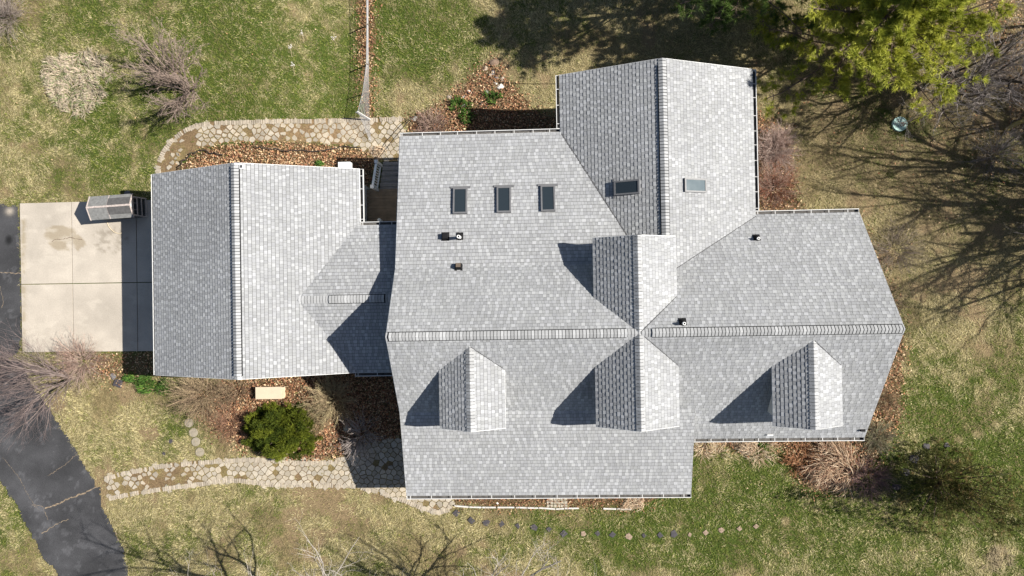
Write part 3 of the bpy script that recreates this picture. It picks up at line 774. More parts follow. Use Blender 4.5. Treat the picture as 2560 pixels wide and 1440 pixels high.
def plane_frame(c, fn):
    e = .01; x, y = c[0], c[1]
    U = np.array([1, 0, (fn(x + e, y) - fn(x - e, y)) / 2 / e]); U /= np.linalg.norm(U)
    W_ = np.array([0, 1, (fn(x, y + e) - fn(x, y - e)) / 2 / e]); W_ /= np.linalg.norm(W_)
    return U, W_, np.cross(U, W_)
def vent_pipe(u, v, fn, h=.38, r=.055):
    c = on(u, v, fn); U, W_, N = plane_frame(c, fn)
    b = MB(); b.frame_box(c - U * .13 - W_ * .1 + N * .022, U * .26, W_ * .3, N * .012)
    b.tube([c + N * .02, c + np.array([0, 0, .12])], [.13, .075], 14)
    o = b.build('vent_pipe', M['vent_black'], house)
    p = MB(); k = 16
    ro, ri = r, r * .62
    pts = [c + np.array([0, 0, .1]), c + np.array([0, 0, h])]
    ring = lambda z, rr: [c + np.array([rr * math.cos(t), rr * math.sin(t), z]) for t in np.linspace(0, 2 * PI, k, endpoint=False)]
    vs = ring(.06, ro) + ring(h, ro) + ring(h, ri) + ring(h - .2, ri)
    fs = [(a_ * k + j, a_ * k + (j + 1) % k, (a_ + 1) * k + (j + 1) % k, (a_ + 1) * k + j) for a_ in range(3) for j in range(k)] + [tuple(3 * k + j for j in range(k))]
    p.add(vs, fs); p.build('pipe', M['white_pipe'], o)
vent_pipe(1150, 594, z_back, .5, .065)
vent_pipe(1892, 597, lambda x, y: zmain(y), .25); vent_pipe(1707, 808, lambda x, y: zmain(y), .3)
def box_vent(u, v, fn, cap):
    c = on(u, v, fn); U, W_, N = plane_frame(c, fn)
    b = MB(); b.frame_box(c - U * .15 - W_ * .17 + N * .02, U * .3, W_ * .34, N * .015)
    lo = [c + U * sx * .13 + W_ * sy * .14 + N * .03 for sx, sy in ((-1, -1), (1, -1), (1, 1), (-1, 1))]
    hi = [c + U * sx * .1 + W_ * (sy * .1 - .02) + N * .19 for sx, sy in ((-1, -1), (1, -1), (1, 1), (-1, 1))]
    b.add(lo + hi, [(4, 5, 6, 7)] + [(k, (k + 1) % 4, (k + 1) % 4 + 4, k + 4) for k in range(4)])
    o = b.build('roof_vent', M['vent_black'], house)
    if cap:
        q = MB(); q.frame_box(c - U * .09 - W_ * .1 + N * .192, U * .18, W_ * .17, N * .014); q.build('vent_cap', M['brown_cap'], o)
box_vent(1114, 592, z_back, False); box_vent(1147, 668, z_back, True)
def small_box(name, P, sx, sy, sz, mat, part=None, pm=None):
    b = MB(); b.box(P[0] - sx, P[0] + sx, P[1] - sy, P[1] + sy, P[2], P[2] + sz, (1, 1, 1)); o = b.build(name, mat, house)
    if part:
        q = MB(); q.box(P[0] - sx * .6, P[0] + sx * .6, P[1] - sy * .65, P[1] + sy * .65, P[2] + sz, P[2] + sz + .012); q.build(part, pm, o)
    return o
q = on(606, 416, z_gr); small_box('exhaust_vent', (q[0], q[1] - .02, q[2] + .0), .075, .085, .1, M['white_pipe'], 'vent_screen', M['dark_metal'])
small_box('wall_box', (-7.93, GYB + .16, 2.15), .25, .17, .3, M['white_pipe'])
for (u, v, nm, sx, sy, mt) in ((2157, 1076, 'floodlight', .09, .045, 'vent_black'), (1925, 1087.5, 'downspout_strap', .11, .02, 'white_pipe')):
    q = on(u, v, lambda x, y: zmain(y) + .06); small_box(nm, (q[0], q[1], q[2] - .06), sx, sy, .1, M[mt])
# the drain pipe that stands on the deck edge
# ---------------------------------------------------------------- deck and steps between garage and house
dk = empty('back_deck', (-6.45, 4.4, 0.1), 'brown wooden deck with grey steps and white railings between garage and house', 'deck')
b = MB(); z0 = 0.12
ys = np.arange(CYB + .0, 4.72, .145)
for k, y in enumerate(ys): b.frame_box((-7.6, y, z0 - .035 + .003 * (k % 2)), (2.25, 0, 0), (0, .13, 0), (0, 0, .035))
b.build('deck_board', M['deck'], dk)
fr = MB(); fr.box(-7.4, -5.4, CYB, 4.7, -1.0, z0 - .05); fr.build('deck_base', M['deck'], dk)
for k in range(5):
    zt = z0 - .17 * (k + 1) + .02; y = 4.75 + .27 * k
    s = MB(); s.box(-7.05, -5.35, y + .012, y + .13, zt - .04, zt); s.box(-7.05, -5.35, y + .145, y + .285, zt - .045, zt + .004); s.box(-7.05, -5.35, y + .268, y + .29, zt - .05, zt + .007, (1, 1, 1), 1); s.box(-7.03, -5.37, y + .005, y + .03, zt - .045 + .045, zt + .145); s.box(-7.02, -5.38, y + .03, y + .27, zt - .6, zt - .046)
    s.build('step', [M['step'], M['weathered']], dk)
def railing(x, y0, y1, zb0, zb1):
    r = MB(); hgt = .9
    def P(t, h): return np.array([x, lerp(y0, y1, t), lerp(zb0, zb1, t) + h])
    for h, w, th in ((hgt, .05, .045), (.1, .035, .04)):
        a_, b_ = P(0, h), P(1, h); d = b_ - a_
        r.frame_box(a_ - np.array([w, 0, 0]), (2 * w, 0, 0), d, (0, 0, th))
    for t in (0, 1):
        p = P(t, 0); r.box(x - .055, x + .055, p[1] - .055, p[1] + .055, p[2] - .05, p[2] + hgt + .1); r.box(x - .075, x + .075, p[1] - .075, p[1] + .075, p[2] + hgt + .1, p[2] + hgt + .13)
    n = 10
    for k in range(1, n):
        p = P(k / n, .12); r.box(x - .018, x + .018, p[1] - .018, p[1] + .018, p[2], p[2] + hgt - .12)
    r.build('railing', M['rail'], dk)
railing(-7.12, 4.72, 5.95, z0, z0 - .78); railing(-5.72, 4.72, 5.95, z0, z0 - .78)
q = atz(948, 550, .5)
dp = MB(); dp.tube([(q[0], q[1], z0), (q[0], q[1], .5)], .06, 14); dp.tube([(q[0], q[1], .5), (q[0], q[1], .53)], [.085, .07], 14)
tag(dp.build('pipe_stub', M['white_pipe']), 'short round white pipe stub standing on the deck by the gutter', 'pipe')

# ---------------------------------------------------------------- hutch on the concrete
def hutch():
    e0, e1 = atz(231, 513, .95), atz(327, 506, .95)       # back-left corner of the eaves and the right one
    f0 = atz(229, 549, .95)
    d = e1 - e0; d[2] = 0; L = 1.86; d /= np.linalg.norm(d); n = np.array([-d[1], d[0], 0]); Wd = .98; ze, zr = .95, 1.2
    o = np.array([atz(229, 549, ze)[0], atz(229, 549, ze)[1], 0.07])
    h = empty('hutch', tuple(o), 'small weathered hutch with grey felt gable roof and wire mesh end', 'hutch')
    zz = np.array([0, 0, 1.0])
    P = lambda u, v, z: o + d * u + n * v + zz * (z - .07)
    # frame: posts and rails, the right-hand end is open and meshed
    b = MB()
    for u in (.1, L - .06):
        for v in (.08, Wd - .13): b.frame_box(P(u, v, .07), d * .05, n * .05, zz * (ze - .1))
    for v in (.08, Wd - .13):
        for z in (.1, .5, ze - .08): b.frame_box(P(.15, v, z), d * (L - .21), n * .05, zz * .05)
    b.build('frame', M['weathered'], h)
    w = MB()
    w.frame_box(P(.1, .06, .12), d * (L - .14), n * .02, zz * (ze - .2)); w.frame_box(P(.1, Wd - .08, .12), d * (L - .14), n * .02, zz * (ze - .2)); w.frame_box(P(.08, .08, .12), d * .02, n * (Wd - .16), zz * (ze - .2))
    w.frame_box(P(.12, .1, .09), d * (L - .2), n * (Wd - .2), zz * .03)
    w.build('side_panel', M['felt_dark'], h)
    for u in (.1, L - .05):
        g = MB()
        g.add([P(u, .04, ze - .03), P(u, Wd - .04, ze - .03), P(u, Wd / 2, zr - .04), P(u + .03, .04, ze - .03), P(u + .03, Wd - .04, ze - .03), P(u + .03, Wd / 2, zr - .04)], [(0, 2, 1), (3, 4, 5), (0, 1, 4, 3), (1, 2, 5, 4), (2, 0, 3, 5)])
        g.build('gable_board', M['white_pipe'], h)
    e = MB(); t = .035; lean = .17
    def Q(v, z): return P(L - .01 + lean * (1 - z / ze), v, z)
    for z in (.1, .36, .62, .86): e.add([Q(.08, z), Q(Wd - .08, z), Q(Wd - .08, z + t), Q(.08, z + t)] + [Q(.08, z) - d * .03, Q(Wd - .08, z) - d * .03, Q(Wd - .08, z + t) - d * .03, Q(.08, z + t) - d * .03], [(0, 1, 2, 3), (7, 6, 5, 4), (3, 2, 6, 7), (0, 4, 5, 1), (0, 3, 7, 4), (1, 5, 6, 2)])
    for v in (.06, Wd - .1): e.add([Q(v, .08), Q(v + .04, .08), Q(v + .04, .9), Q(v, .9)] + [q_ - d * .035 for q_ in (Q(v, .08), Q(v + .04, .08), Q(v + .04, .9), Q(v, .9))], [(0, 1, 2, 3), (7, 6, 5, 4), (3, 2, 6, 7), (0, 4, 5, 1), (0, 3, 7, 4), (1, 5, 6, 2)])
    for v in (.32, .62): e.tube([Q(v, .62), Q(v, .88)], .008, 5)
    e.build('end_frame', M['weathered'], h)
    ms = MB()
    for k in range(1, 16): ms.tube([Q(.08 + (Wd - .16) * k / 16, .1), Q(.08 + (Wd - .16) * k / 16, .62)], .0018, 3, cap=False)
    ms.build('wire_mesh', M['wire_grey'], h)
    dk_ = MB(); dk_.add([Q(.1, .1) - d * .09, Q(Wd - .1, .1) - d * .09, Q(Wd - .1, .88) - d * .06, Q(.1, .88) - d * .06], [(0, 1, 2, 3)]); dk_.build('pane', M['window'], h)
    for s_, nm in ((0, 'front'), (1, 'back')):
        r = MB()
        v0, v1 = (-.03, Wd / 2) if s_ == 0 else (Wd + .03, Wd / 2)
        def rp(u, t, lift): return P(u, lerp(v0, v1, t), lerp(ze, zr, t) + lift)
        def sheet(u0, u1, t0, t1, lift, mi):
            vs = [rp(u0, t0, lift), rp(u1, t0, lift), rp(u1, t1, lift), rp(u0, t1, lift)]; vs += [q_ - zz * .016 for q_ in vs]
            f_ = [(0, 1, 2, 3), (7, 6, 5, 4), (0, 4, 5, 1), (1, 5, 6, 2), (2, 6, 7, 3), (3, 7, 4, 0)]
            r.add(vs, f_ if s_ == 0 else [q_[::-1] for q_ in f_], (1, 1, 1), mi)
        sheet(-.02, L + .02, 0, 1, 0, 0); sheet(.86, L - .0, .33 if s_ == 0 else .28, .98, .018, 1); sheet(.84, .87, .0, 1, .012, 2)
        r.build('roof', [M['felt'], M['felt_dark'], M['weathered']], h)
    c = MB(); c.frame_box(P(-.03, Wd / 2 - .04, zr + .0), d * (L + .06), n * .08, zz * .03); c.build('ridge_board', M['weathered'], h)
    for u in (-.045, L + .02):
        for v0 in (-.04, Wd + .04):
            q = MB(); a_, b_ = P(u, v0, ze - .04), P(u, Wd / 2, zr - .035)
            q.add([a_, a_ + d * .03, b_ + d * .03, b_] + [k + zz * .07 for k in (a_, a_ + d * .03, b_ + d * .03, b_)], [(0, 3, 2, 1), (4, 5, 6, 7), (0, 1, 5, 4), (1, 2, 6, 5), (2, 3, 7, 6), (3, 0, 4, 7)])
            q.build('barge_board', M['weathered'], h)
hutch()

# ---------------------------------------------------------------- small things in the yard
STONES = []
def slab_thing(name, u, v, r, mat, label, cat, group=None, sides=5, seed=0, h=.03, stretch=1.0, rot=0.0):
    rng = random.Random(seed); p = at(u, v); mb = MB(); pts = []; STONES.append((p[0], p[1], r * stretch + .07))
    for k in range(sides):
        t = 2 * PI * k / sides + rng.uniform(-.3, .3) * (1 if sides < 12 else .1) + rot; rr = r * rng.uniform(.8, 1.1) if sides < 12 else r * rng.uniform(.96, 1.04)
        pts.append((rr * math.cos(t) * stretch, rr * math.sin(t)))
    top = [(x, y, h) for x, y in pts]; inn = [(x * 1.06, y * 1.06, h - .008) for x, y in pts]; bot = [(x * 1.06, y * 1.06, -.06) for x, y in pts]; n = sides
    mb.add(top + inn + bot, [tuple(range(n))] + [(k + n * j, k + n * (j + 1), (k + 1) % n + n * (j + 1), (k + 1) % n + n * j) for j in (0, 1) for k in range(n)])
    o = mb.build(name, mat); o.location = p
    return tag(o, label, cat, group)
ORD = ['first', 'second', 'third', 'fourth', 'fifth', 'sixth', 'seventh', 'eighth', 'ninth', 'tenth', 'eleventh', 'twelfth', 'thirteenth', 'fourteenth', 'fifteenth', 'sixteenth', 'seventeenth', 'eighteenth', 'nineteenth', 'twentieth']
row = [(1140, 1283, .16, 0), (1178, 1300, .15, 0), (1215, 1306, .15, 0), (1254, 1309, .13, 0), (1294, 1314, .12, 0), (1335, 1319, .14, 0), (1372, 1323, .11, 0), (1410, 1333, .17, 0), (1457, 1334, .12, 1), (1493, 1334, .12, 0),
       (1531, 1336, .14, 0), (1572, 1341, .14, 1), (1610, 1338, .1, 0), (1650, 1338, .13, 0), (1684, 1334, .15, 0), (1724, 1336, .1, 1), (1764, 1331, .12, 1), (1803, 1325, .12, 1), (1848, 1321, .11, 1), (1890, 1316, .11, 1)]
for i, (u, v, r, tan) in enumerate(row):
    slab_thing('stepping_stone', u, v, r * 1.12, M['tan_stone' if tan else 'slate'], f"{'tan half buried' if tan else 'dark slate'} stepping stone in the front lawn, {ORD[i]} from the left", 'stepping stone', 'stepping stones across the front lawn', 4 + i % 3 // 2, i, .035)
curve = [(2240, 1217, .15, 'lowest'), (2262, 1180, .17, 'second lowest'), (2285, 1147, .2, 'broadest'), (2316, 1115, .13, 'sunlit, left'), (2366, 1112, .12, 'sunlit, farthest right')]
for i, (u, v, r, w) in enumerate(curve):
    slab_thing('stepping_stone', u, v, r, M['slate'], f'dark stepping stone in the curve beside the evergreen, {w}', 'stepping stone', 'stepping stones beside the evergreen', 6, 40 + i, .035, 1.25)
for i, (u, v) in enumerate([(473, 1057), (484, 1081), (490, 1104), (500, 1130)]):
    slab_thing('round_paver', u, v, .19, M['round_stone'], f'pale round paver in the lawn below the brown shrubs, {ORD[i]} from the top', 'paver', 'round pavers below the brown shrubs', 18, 50 + i, .035)
slab_thing('stepping_stone', 427, 1103, .1, M['slate'], 'small dark stone sunk in the lawn near the round pavers, upper of two', 'stone', 'small dark stones left of the round pavers', 6, 60)
slab_thing('stepping_stone', 410, 1134, .08, M['slate'], 'small dark stone sunk in the lawn near the round pavers, lower of two', 'stone', 'small dark stones left of the round pavers', 6, 61)
slab_thing('access_cover', 298, 957, .24, M['slate'], 'dark square cover plate lying by the bed near the garage corner', 'cover', None, 4, 62, .07, 1.1, .4)
slab_thing('flat_stone', 284, 941, .15, M['flashing'], 'grey flat stone lying beside the dark square cover plate', 'stone', None, 5, 63, .04)
slab_thing('round_paver', 319, 484, .13, M['flashing'], 'grey round stone in the shade behind the hutch', 'stone', None, 14, 64, .04)

# grid of small pavers let into the mulch bed
gp = MB(); p0, p1 = at(1366, 1236), at(1419, 1268)
nxp, nyp = 6, 4
for i in range(nxp):
    for j in range(nyp):
        dx, dy = (p1[0] - p0[0]) / nxp, (p0[1] - p1[1]) / nyp; t = .36 + .06 * ((i * 7 + j * 3) % 5) / 4
        gp.box(p0[0] + dx * i + .012, p0[0] + dx * (i + 1) - .012, p1[1] + dy * j + .012, p1[1] + dy * (j + 1) - .012, -.03, .05, (t, t * .9, t * .72))
tag(gp.build('paver_landing', M['stone']), kind='structure')
for i, (u0, v0, u1, v1) in enumerate([(1136, 1263, 1172, 1266), (1174, 1266, 1204, 1267), (1206, 1267, 1240, 1267), (1244, 1267, 1286, 1267), (1290, 1267, 1317, 1268), (1319, 1268, 1346, 1268.5), (1348, 1268, 1388, 1271), (1390, 1271, 1410, 1270), (1412, 1269.5, 1447, 1269), (1508, 1270, 1540, 1271), (1543, 1271, 1578, 1271)]):
    a_, b_ = at(u0, v0), at(u1, v1); d = b_ - a_; L = np.linalg.norm(d); d = d / L; n = np.array([-d[1], d[0], 0])
    e = MB(); e.frame_box(a_ - n * .03, d * L, n * .06, (0, 0, .09)); e.frame_box(a_ - n * .033 + np.array([0, 0, .09]), d * L, n * .066, (0, 0, .012))
    tag(e.build('edging_block', M['edging']), f'white edging block along the front mulch bed, {ORD[i]} from the left', 'edging', 'white edging along the front bed')

# rocks around the back bed
def rock(u, v, r, tone, label, seed, group='rocks in the bed behind the house', tall=.6):
    rng = random.Random(seed); p = at(u, v); mb = MB(); rings, k = 4, 9; vs = []
    ph = [rng.uniform(0, 6) for _ in range(3)]
    for a_ in range(rings):
        el = PI / 2 * a_ / rings
        for j in range(k):
            t = 2 * PI * j / k; rr = r * (1 + .18 * math.sin(2 * t + ph[0]) + .1 * math.sin(3 * t + ph[1] + el * 2)) * rng.uniform(.9, 1.08)
            vs.append((rr * math.cos(t) * math.cos(el), rr * math.sin(t) * math.cos(el) * .85, r * tall * math.sin(el) * rng.uniform(.9, 1.1)))
    vs.append((0, 0, r * tall)); fs = [(a_ * k + j, a_ * k + (j + 1) % k, (a_ + 1) * k + (j + 1) % k, (a_ + 1) * k + j) for a_ in range(rings - 1) for j in range(k)] + [((rings - 1) * k + j, (rings - 1) * k + (j + 1) % k, rings * k) for j in range(k)]
    mb.add(vs, fs, tone); o = mb.build('rock', M['rock']); o.location = p
    return tag(o, label, 'rock', group)
PALE, GREY, TAN, BRN = (.5, .47, .42), (.24, .23, .23), (.38, .31, .24), (.2, .14, .1)
for i, (u, v, r, t, w) in enumerate([(1251, 217, .16, (.72, .7, .66), 'largest white rock in the back bed, under the cable'), (1173, 231, .12, PALE, 'pale rock on the bed edge left of the white one'), (1161, 243, .11, PALE, 'pale rock lowest on the left edge of the rock bed'), (1213, 172, .13, TAN, 'tan rock on the bed edge below the brown boulder'),
        (1256, 197, .12, TAN, 'tan rock right above the largest white rock'), (1232, 182, .12, GREY, 'grey rock below the brown boulder in the back bed'), (1226, 188, .1, TAN, 'small tan rock beside the grey one in the back bed'), (1241, 193, .09, GREY, 'narrow grey rock between the tan ones in the back bed'),
        (1235, 157, .24, BRN, 'big brown boulder at the top tip of the back bed'), (1160, 264, .13, GREY, 'dark grey rock among green shoots in the back bed'), (1217, 231, .11, (.3, .33, .25), 'mossy rock in the middle of the back bed'), (1205, 259, .1, (.3, .32, .28), 'greenish rock by the roof shadow in the back bed'),
        (1239, 208, .09, PALE, 'small pale rock touching the largest white rock'), (1037, 297, .14, PALE, 'pale rock at the path corner by the back bed'), (1124, 243, .13, TAN, 'tan rock on the lower left tip of the rock bed')]):
    rock(u, v, r, t, w, 100 + i)
rock(868, 1072, .2, (.3, .29, .24), 'grey green rock between the bare shrubs in the front bed', 130, None)
rock(183, 944, .15, TAN, 'tan rock at the foot of the bare tree by the drive', 131, None)
rock(231, 877, .07, (.75, .73, .7), 'small white stone on the edge of the concrete', 132, None)
rock(1243, 1258, .06, (.75, .73, .7), 'small white stone in the front mulch bed', 133, None)

# cream box, green lid, hose, cable, dark tubes, log
def cream_box():
    a_, b_ = atz(639, 998, .42), atz(709, 967, .42); x0, x1, y0, y1 = a_[0], b_[0], a_[1], b_[1]
    o = empty('utility_box', ((x0 + x1) / 2, (y0 + y1) / 2, 0), 'cream rectangular utility box standing in brown leaves by the garage', 'utility box')
    k = MB(); k.box(x0 + .04, x1 - .06, y0 + .03, y1 - .03, -.05, .37); k.build('body', M['cream_body'], o)
    l = MB(); l.box(x0, x1 - .1, y0, y1, .37, .42); l.build('lid', M['cream'], o)
    l = MB(); l.box(x1 - .097, x1, y0 + .02, y1 - .02, .35, .405); l.build('end_cap', M['cream_body'], o)
cream_box()
def lid_thing():
    p = at(2247, 311); k = 28; mb = MB(); r = .325; h = .11
    prof = [(r, -.05), (r, h - .02), (r - .012, h), (r - .03, h), (r - .045, h - .018), (.05, h - .008), (0.001, h - .006)]
    vs = [(q[0] * math.cos(t), q[0] * math.sin(t), q[1]) for q in prof for t in np.linspace(0, 2 * PI, k, endpoint=False)]
    mb.add(vs, [(a_ * k + j, a_ * k + (j + 1) % k, (a_ + 1) * k + (j + 1) % k, (a_ + 1) * k + j) for a_ in range(len(prof) - 1) for j in range(k)])
    o = mb.build('tank_cover', M['verdigris']); o.location = p
    tag(o, 'round pale green lid lying on the lawn under the pines', 'lid')
    rng = random.Random(4); lv = MB()
    for _ in range(26):
        x, y = rng.gauss(.12, .09), rng.gauss(-.01, .08); s = rng.uniform(.025, .045); t = rng.uniform(0, 6)
        if math.hypot(x, y) > .27: continue
        c_ = rng.choice([(.16, .09, .06), (.22, .14, .1), (.1, .06, .05)])
        lv.poly([(p[0] + x + s * math.cos(t + q), p[1] + y + s * math.sin(t + q) * .7, p[2] + h + .004 + rng.uniform(0, .012)) for q in (0, PI / 2, PI, 1.5 * PI)], c_)
    tag(lv.build('leaf_litter', M['leaf']), 'brown leaves lying on the round green lid', 'leaves', None, 'stuff')
lid_thing()
def tube_thing(name, pts, r, mat, label, cat, k=6, jit=0.0, seed=0, group=None, col=(.5, .5, .5)):
    rng = random.Random(seed); q = []
    for a_, b_ in zip(pts[:-1], pts[1:]):
        n = 6 if jit else 4
        q += [lerp(np.array(a_), np.array(b_), i / n) + np.array([rng.uniform(-jit, jit), rng.uniform(-jit, jit), rng.uniform(0, jit)]) for i in range(n)]
    q.append(np.array(pts[-1])); mb = MB(); mb.tube(q, r if not isinstance(r, tuple) else list(np.linspace(r[0], r[1], len(q))), k, col)
    return tag(mb.build(name, mat, smooth=True), label, cat, group)
tube_thing('hose', [at(*q, h=.085) for q in ((268, 556), (271, 565), (277, 573), (285, 580), (295, 584), (304, 583))], .013, M['hose'], 'thin pale hose curling over the concrete beside the hutch', 'hose')
tube_thing('cable', [atz(1396, 209.5, 2.45), atz(1330, 210, 1.2), at(1290, 208, .3), at(1240, 205, .05)], .012, M['cable'], 'thin black cable running from the wing gutter to the rocks', 'cable')
tube_thing('cable', [at(1034, 290, .1), at(1018, 306, .35), at(985, 346, .45), at(949, 392, .3)], .016, M['cable'], 'thin dark tube slanting over the path towards the deck steps', 'cable')  # thin dark tube held just above the path
tube_thing('log', [at(2514, 326, .06), at(2535, 312, .1), at(2570, 296, .12)], (.09, .1), M['bark'], 'yellowish fallen log at the right edge of the lawn', 'log', 10, 0, 0, None, (.38, .29, .1))
tube_thing('branch', [at(*q, h=.12) for q in ((446, 424), (456, 404), (476, 386), (505, 376), (535, 383), (556, 386))], .028, M['bark'], 'dark tube as a shadow line curling over leaves at the garage end', 'branch', 6, .05, 5, None, (.045, .035, .03))  # added tube that draws a shadow line across the leaves
tube_thing('branch', [at(*q, h=.14) for q in ((636, 366), (680, 372), (730, 378), (800, 376), (850, 368), (902, 368))], .022, M['bark'], 'long dark tube as a shadow line along the leaf bed behind the garage', 'branch', 6, .05, 6, None, (.05, .04, .035))  # second added tube, its dark colour stands in for a line of shade
tube_thing('branch', [at(*q, h=.08) for q in ((1936, 440), (1978, 438), (1990, 458), (2002, 486))], .014, M['bark'], 'bent dark stick on the lawn beside the pinkish shrub', 'branch', 5, .03, 7, None, (.05, .035, .03))

# wire fence
def fence():
    base = [at(922, -60), at(921, 60), at(922, 160), at(924, 230), at(926, 301), at(928, 352)]
    tops = [atz(916, -60, base[0][2] + 1.05), atz(917, 60, base[1][2] + 1.0), atz(916, 160, base[2][2] + 1.0), atz(907, 230, base[3][2] + .95), atz(894, 281, base[4][2] + .9), atz(922, 349, base[5][2] + .35)]
    f = empty('wire_fence', tuple(base[3]), 'sagging grey wire mesh fence running up the lawn beside leaf litter', 'fence')
    top = MB(); top.tube(tops[:5], .012, 6); top.build('top_rail', M['wire_grey'], f)
    for b_, t_, r in zip(base[:4], tops[:4], (.03, .03, .03, .02)):
        p = MB(); p.tube([b_ - np.array([0, 0, .1]), t_ + np.array([0, 0, .05])], r, 8); p.build('post', M['post'], f)
    p = MB(); d = tops[4] - base[4]
    p.frame_box(base[4] - np.array([.03, .03, .05]), (.06, 0, 0), (0, .05, 0), d + np.array([-.05, 0, .1]))
    p.build('end_post', M['flashing'], f)
    p = MB(); p.frame_box(base[4] + np.array([-.01, .022, .05]), (.04, 0, 0), (0, .02, 0), d); p.build('end_rail', M['rail'], f)
    w = MB(); n = 70
    def lerp_line(L_, s):
        s = s * (len(L_) - 1); i = min(int(s), len(L_) - 2); return lerp(L_[i], L_[i + 1], s - i)
    for k in range(1, 8): w.tube([lerp(base[i], tops[i], k / 8) for i in range(6)], .0045, 4, cap=False)
    for s in np.linspace(0, 1, 120): w.tube([lerp_line(base, s), lerp_line(tops, s)], .004, 4, cap=False)
    w.build('wire_mesh', M['wire_grey'], f)
fence()

# parked car, only its nose reaches into the picture
def car():
    tip = at(-10, 912); yaw = math.radians(-9)
    c = empty('parked_car', (tip[0] - 2.2, tip[1] - .1, 0.045), 'silver white car parked on the asphalt at the left edge', 'car')
    d = np.array([math.cos(yaw), math.sin(yaw), 0]); n = np.array([-d[1], d[0], 0]); o = np.array([tip[0], tip[1], .045])
    P = lambda u, v, z: o + d * u + n * v + np.array([0, 0, z])
    secs = [(.38, .60, .3, .62), (.25, .8, .22, .78), (-.2, .88, .2, .9), (-1.3, .9, .2, .98), (-1.35, .9, .2, 1.0), (-3.2, .9, .2, 1.0), (-4.1, .86, .25, .95), (-4.3, .72, .35, .8)]
    b = MB(); vs = []
    for u, hw, z0, z1 in secs: vs += [P(u, -hw, z0), P(u, hw, z0), P(u, hw, (z0 + z1) / 2 + .1), P(u, hw - .1, z1), P(u, -hw + .1, z1), P(u, -hw, (z0 + z1) / 2 + .1)]
    fs = [(i * 6 + j, i * 6 + (j + 1) % 6, (i + 1) * 6 + (j + 1) % 6, (i + 1) * 6 + j) for i in range(len(secs) - 1) for j in range(6)] + [tuple(range(5, -1, -1)), tuple((len(secs) - 1) * 6 + j for j in range(6))]
    b.add(vs, fs); b.build('body', M['car_paint'], c)
    cb = MB(); lo = [(-1.25, .78), (-3.9, .76)]; hi = [(-1.95, .6), (-3.4, .6)]
    vs = [P(-1.25, -.78, .97), P(-1.25, .78, .97), P(-3.9, .76, .97), P(-3.9, -.76, .97), P(-1.95, -.6, 1.45), P(-1.95, .6, 1.45), P(-3.4, .6, 1.45), P(-3.4, -.6, 1.45)]
    cb.add(vs, [(0, 1, 5, 4), (1, 2, 6, 5), (2, 3, 7, 6), (3, 0, 4, 7)]); cb.build('window', M['window'], c)
    rf = MB(); rf.add([v + np.array([0, 0, q]) for q in (.0, .04) for v in vs[4:]], [(4, 5, 6, 7), (3, 2, 1, 0)] + [(k, (k + 1) % 4, (k + 1) % 4 + 4, k + 4) for k in range(4)]); rf.build('roof', M['car_paint'], c)
    for v in (-.55, .55):
        h = MB(); h.frame_box(P(.3, v - .17, .58), d * .1, n * .34, (0, 0, .14)); h.build('headlight', M['lamp_glass'], c)
    g = MB(); g.frame_box(P(.36, -.32, .42), d * .05, n * .64, (0, 0, .16)); g.build('grille', M['vent_black'], c)
    for u in (-.6, -3.3):
        for v in (-.92, .72):
            w = MB(); w.tube([P(u, v, .32), P(u, v + .2, .32)], .32, 18); wo = w.build('wheel', M['rubber'], c)
            r = MB(); vv = v - .005 if v < 0 else v + .205; r.tube([P(u, vv, .32), P(u, vv + .001, .32)], .2, 14); r.build('rim', M['wire_grey'], wo)
car()
# ---------------------------------------------------------------- plants
def segs_mesh(name, segs, k, mat, parent=None):
    """segs: rows p0, p1, r0, r1, colour -> prisms in one mesh."""
    S = np.array(segs, float); p0, p1, r0, r1, c = S[:, :3], S[:, 3:6], S[:, 6], S[:, 7], S[:, 8:11]
    d = p1 - p0; d /= np.linalg.norm(d, axis=1, keepdims=True) + 1e-9
    ref = np.where(np.abs(d[:, 2:3]) < .9, np.array([[0, 0, 1.0]]), np.array([[1.0, 0, 0]]))
    a_ = np.cross(d, ref); a_ /= np.linalg.norm(a_, axis=1, keepdims=True) + 1e-9; b_ = np.cross(d, a_)
    t = np.linspace(0, 2 * PI, k, endpoint=False)
    ring = np.cos(t)[None, :, None] * a_[:, None] + np.sin(t)[None, :, None] * b_[:, None]
    A = p0[:, None] + ring * r0[:, None, None]; B = p1[:, None] + ring * r1[:, None, None]
    Vv = np.stack([A, np.roll(A, -1, 1), np.roll(B, -1, 1), B], 2).reshape(-1, 3)
    return tri_mesh(name, Vv, np.repeat(c, k, 0), mat, parent, 4)

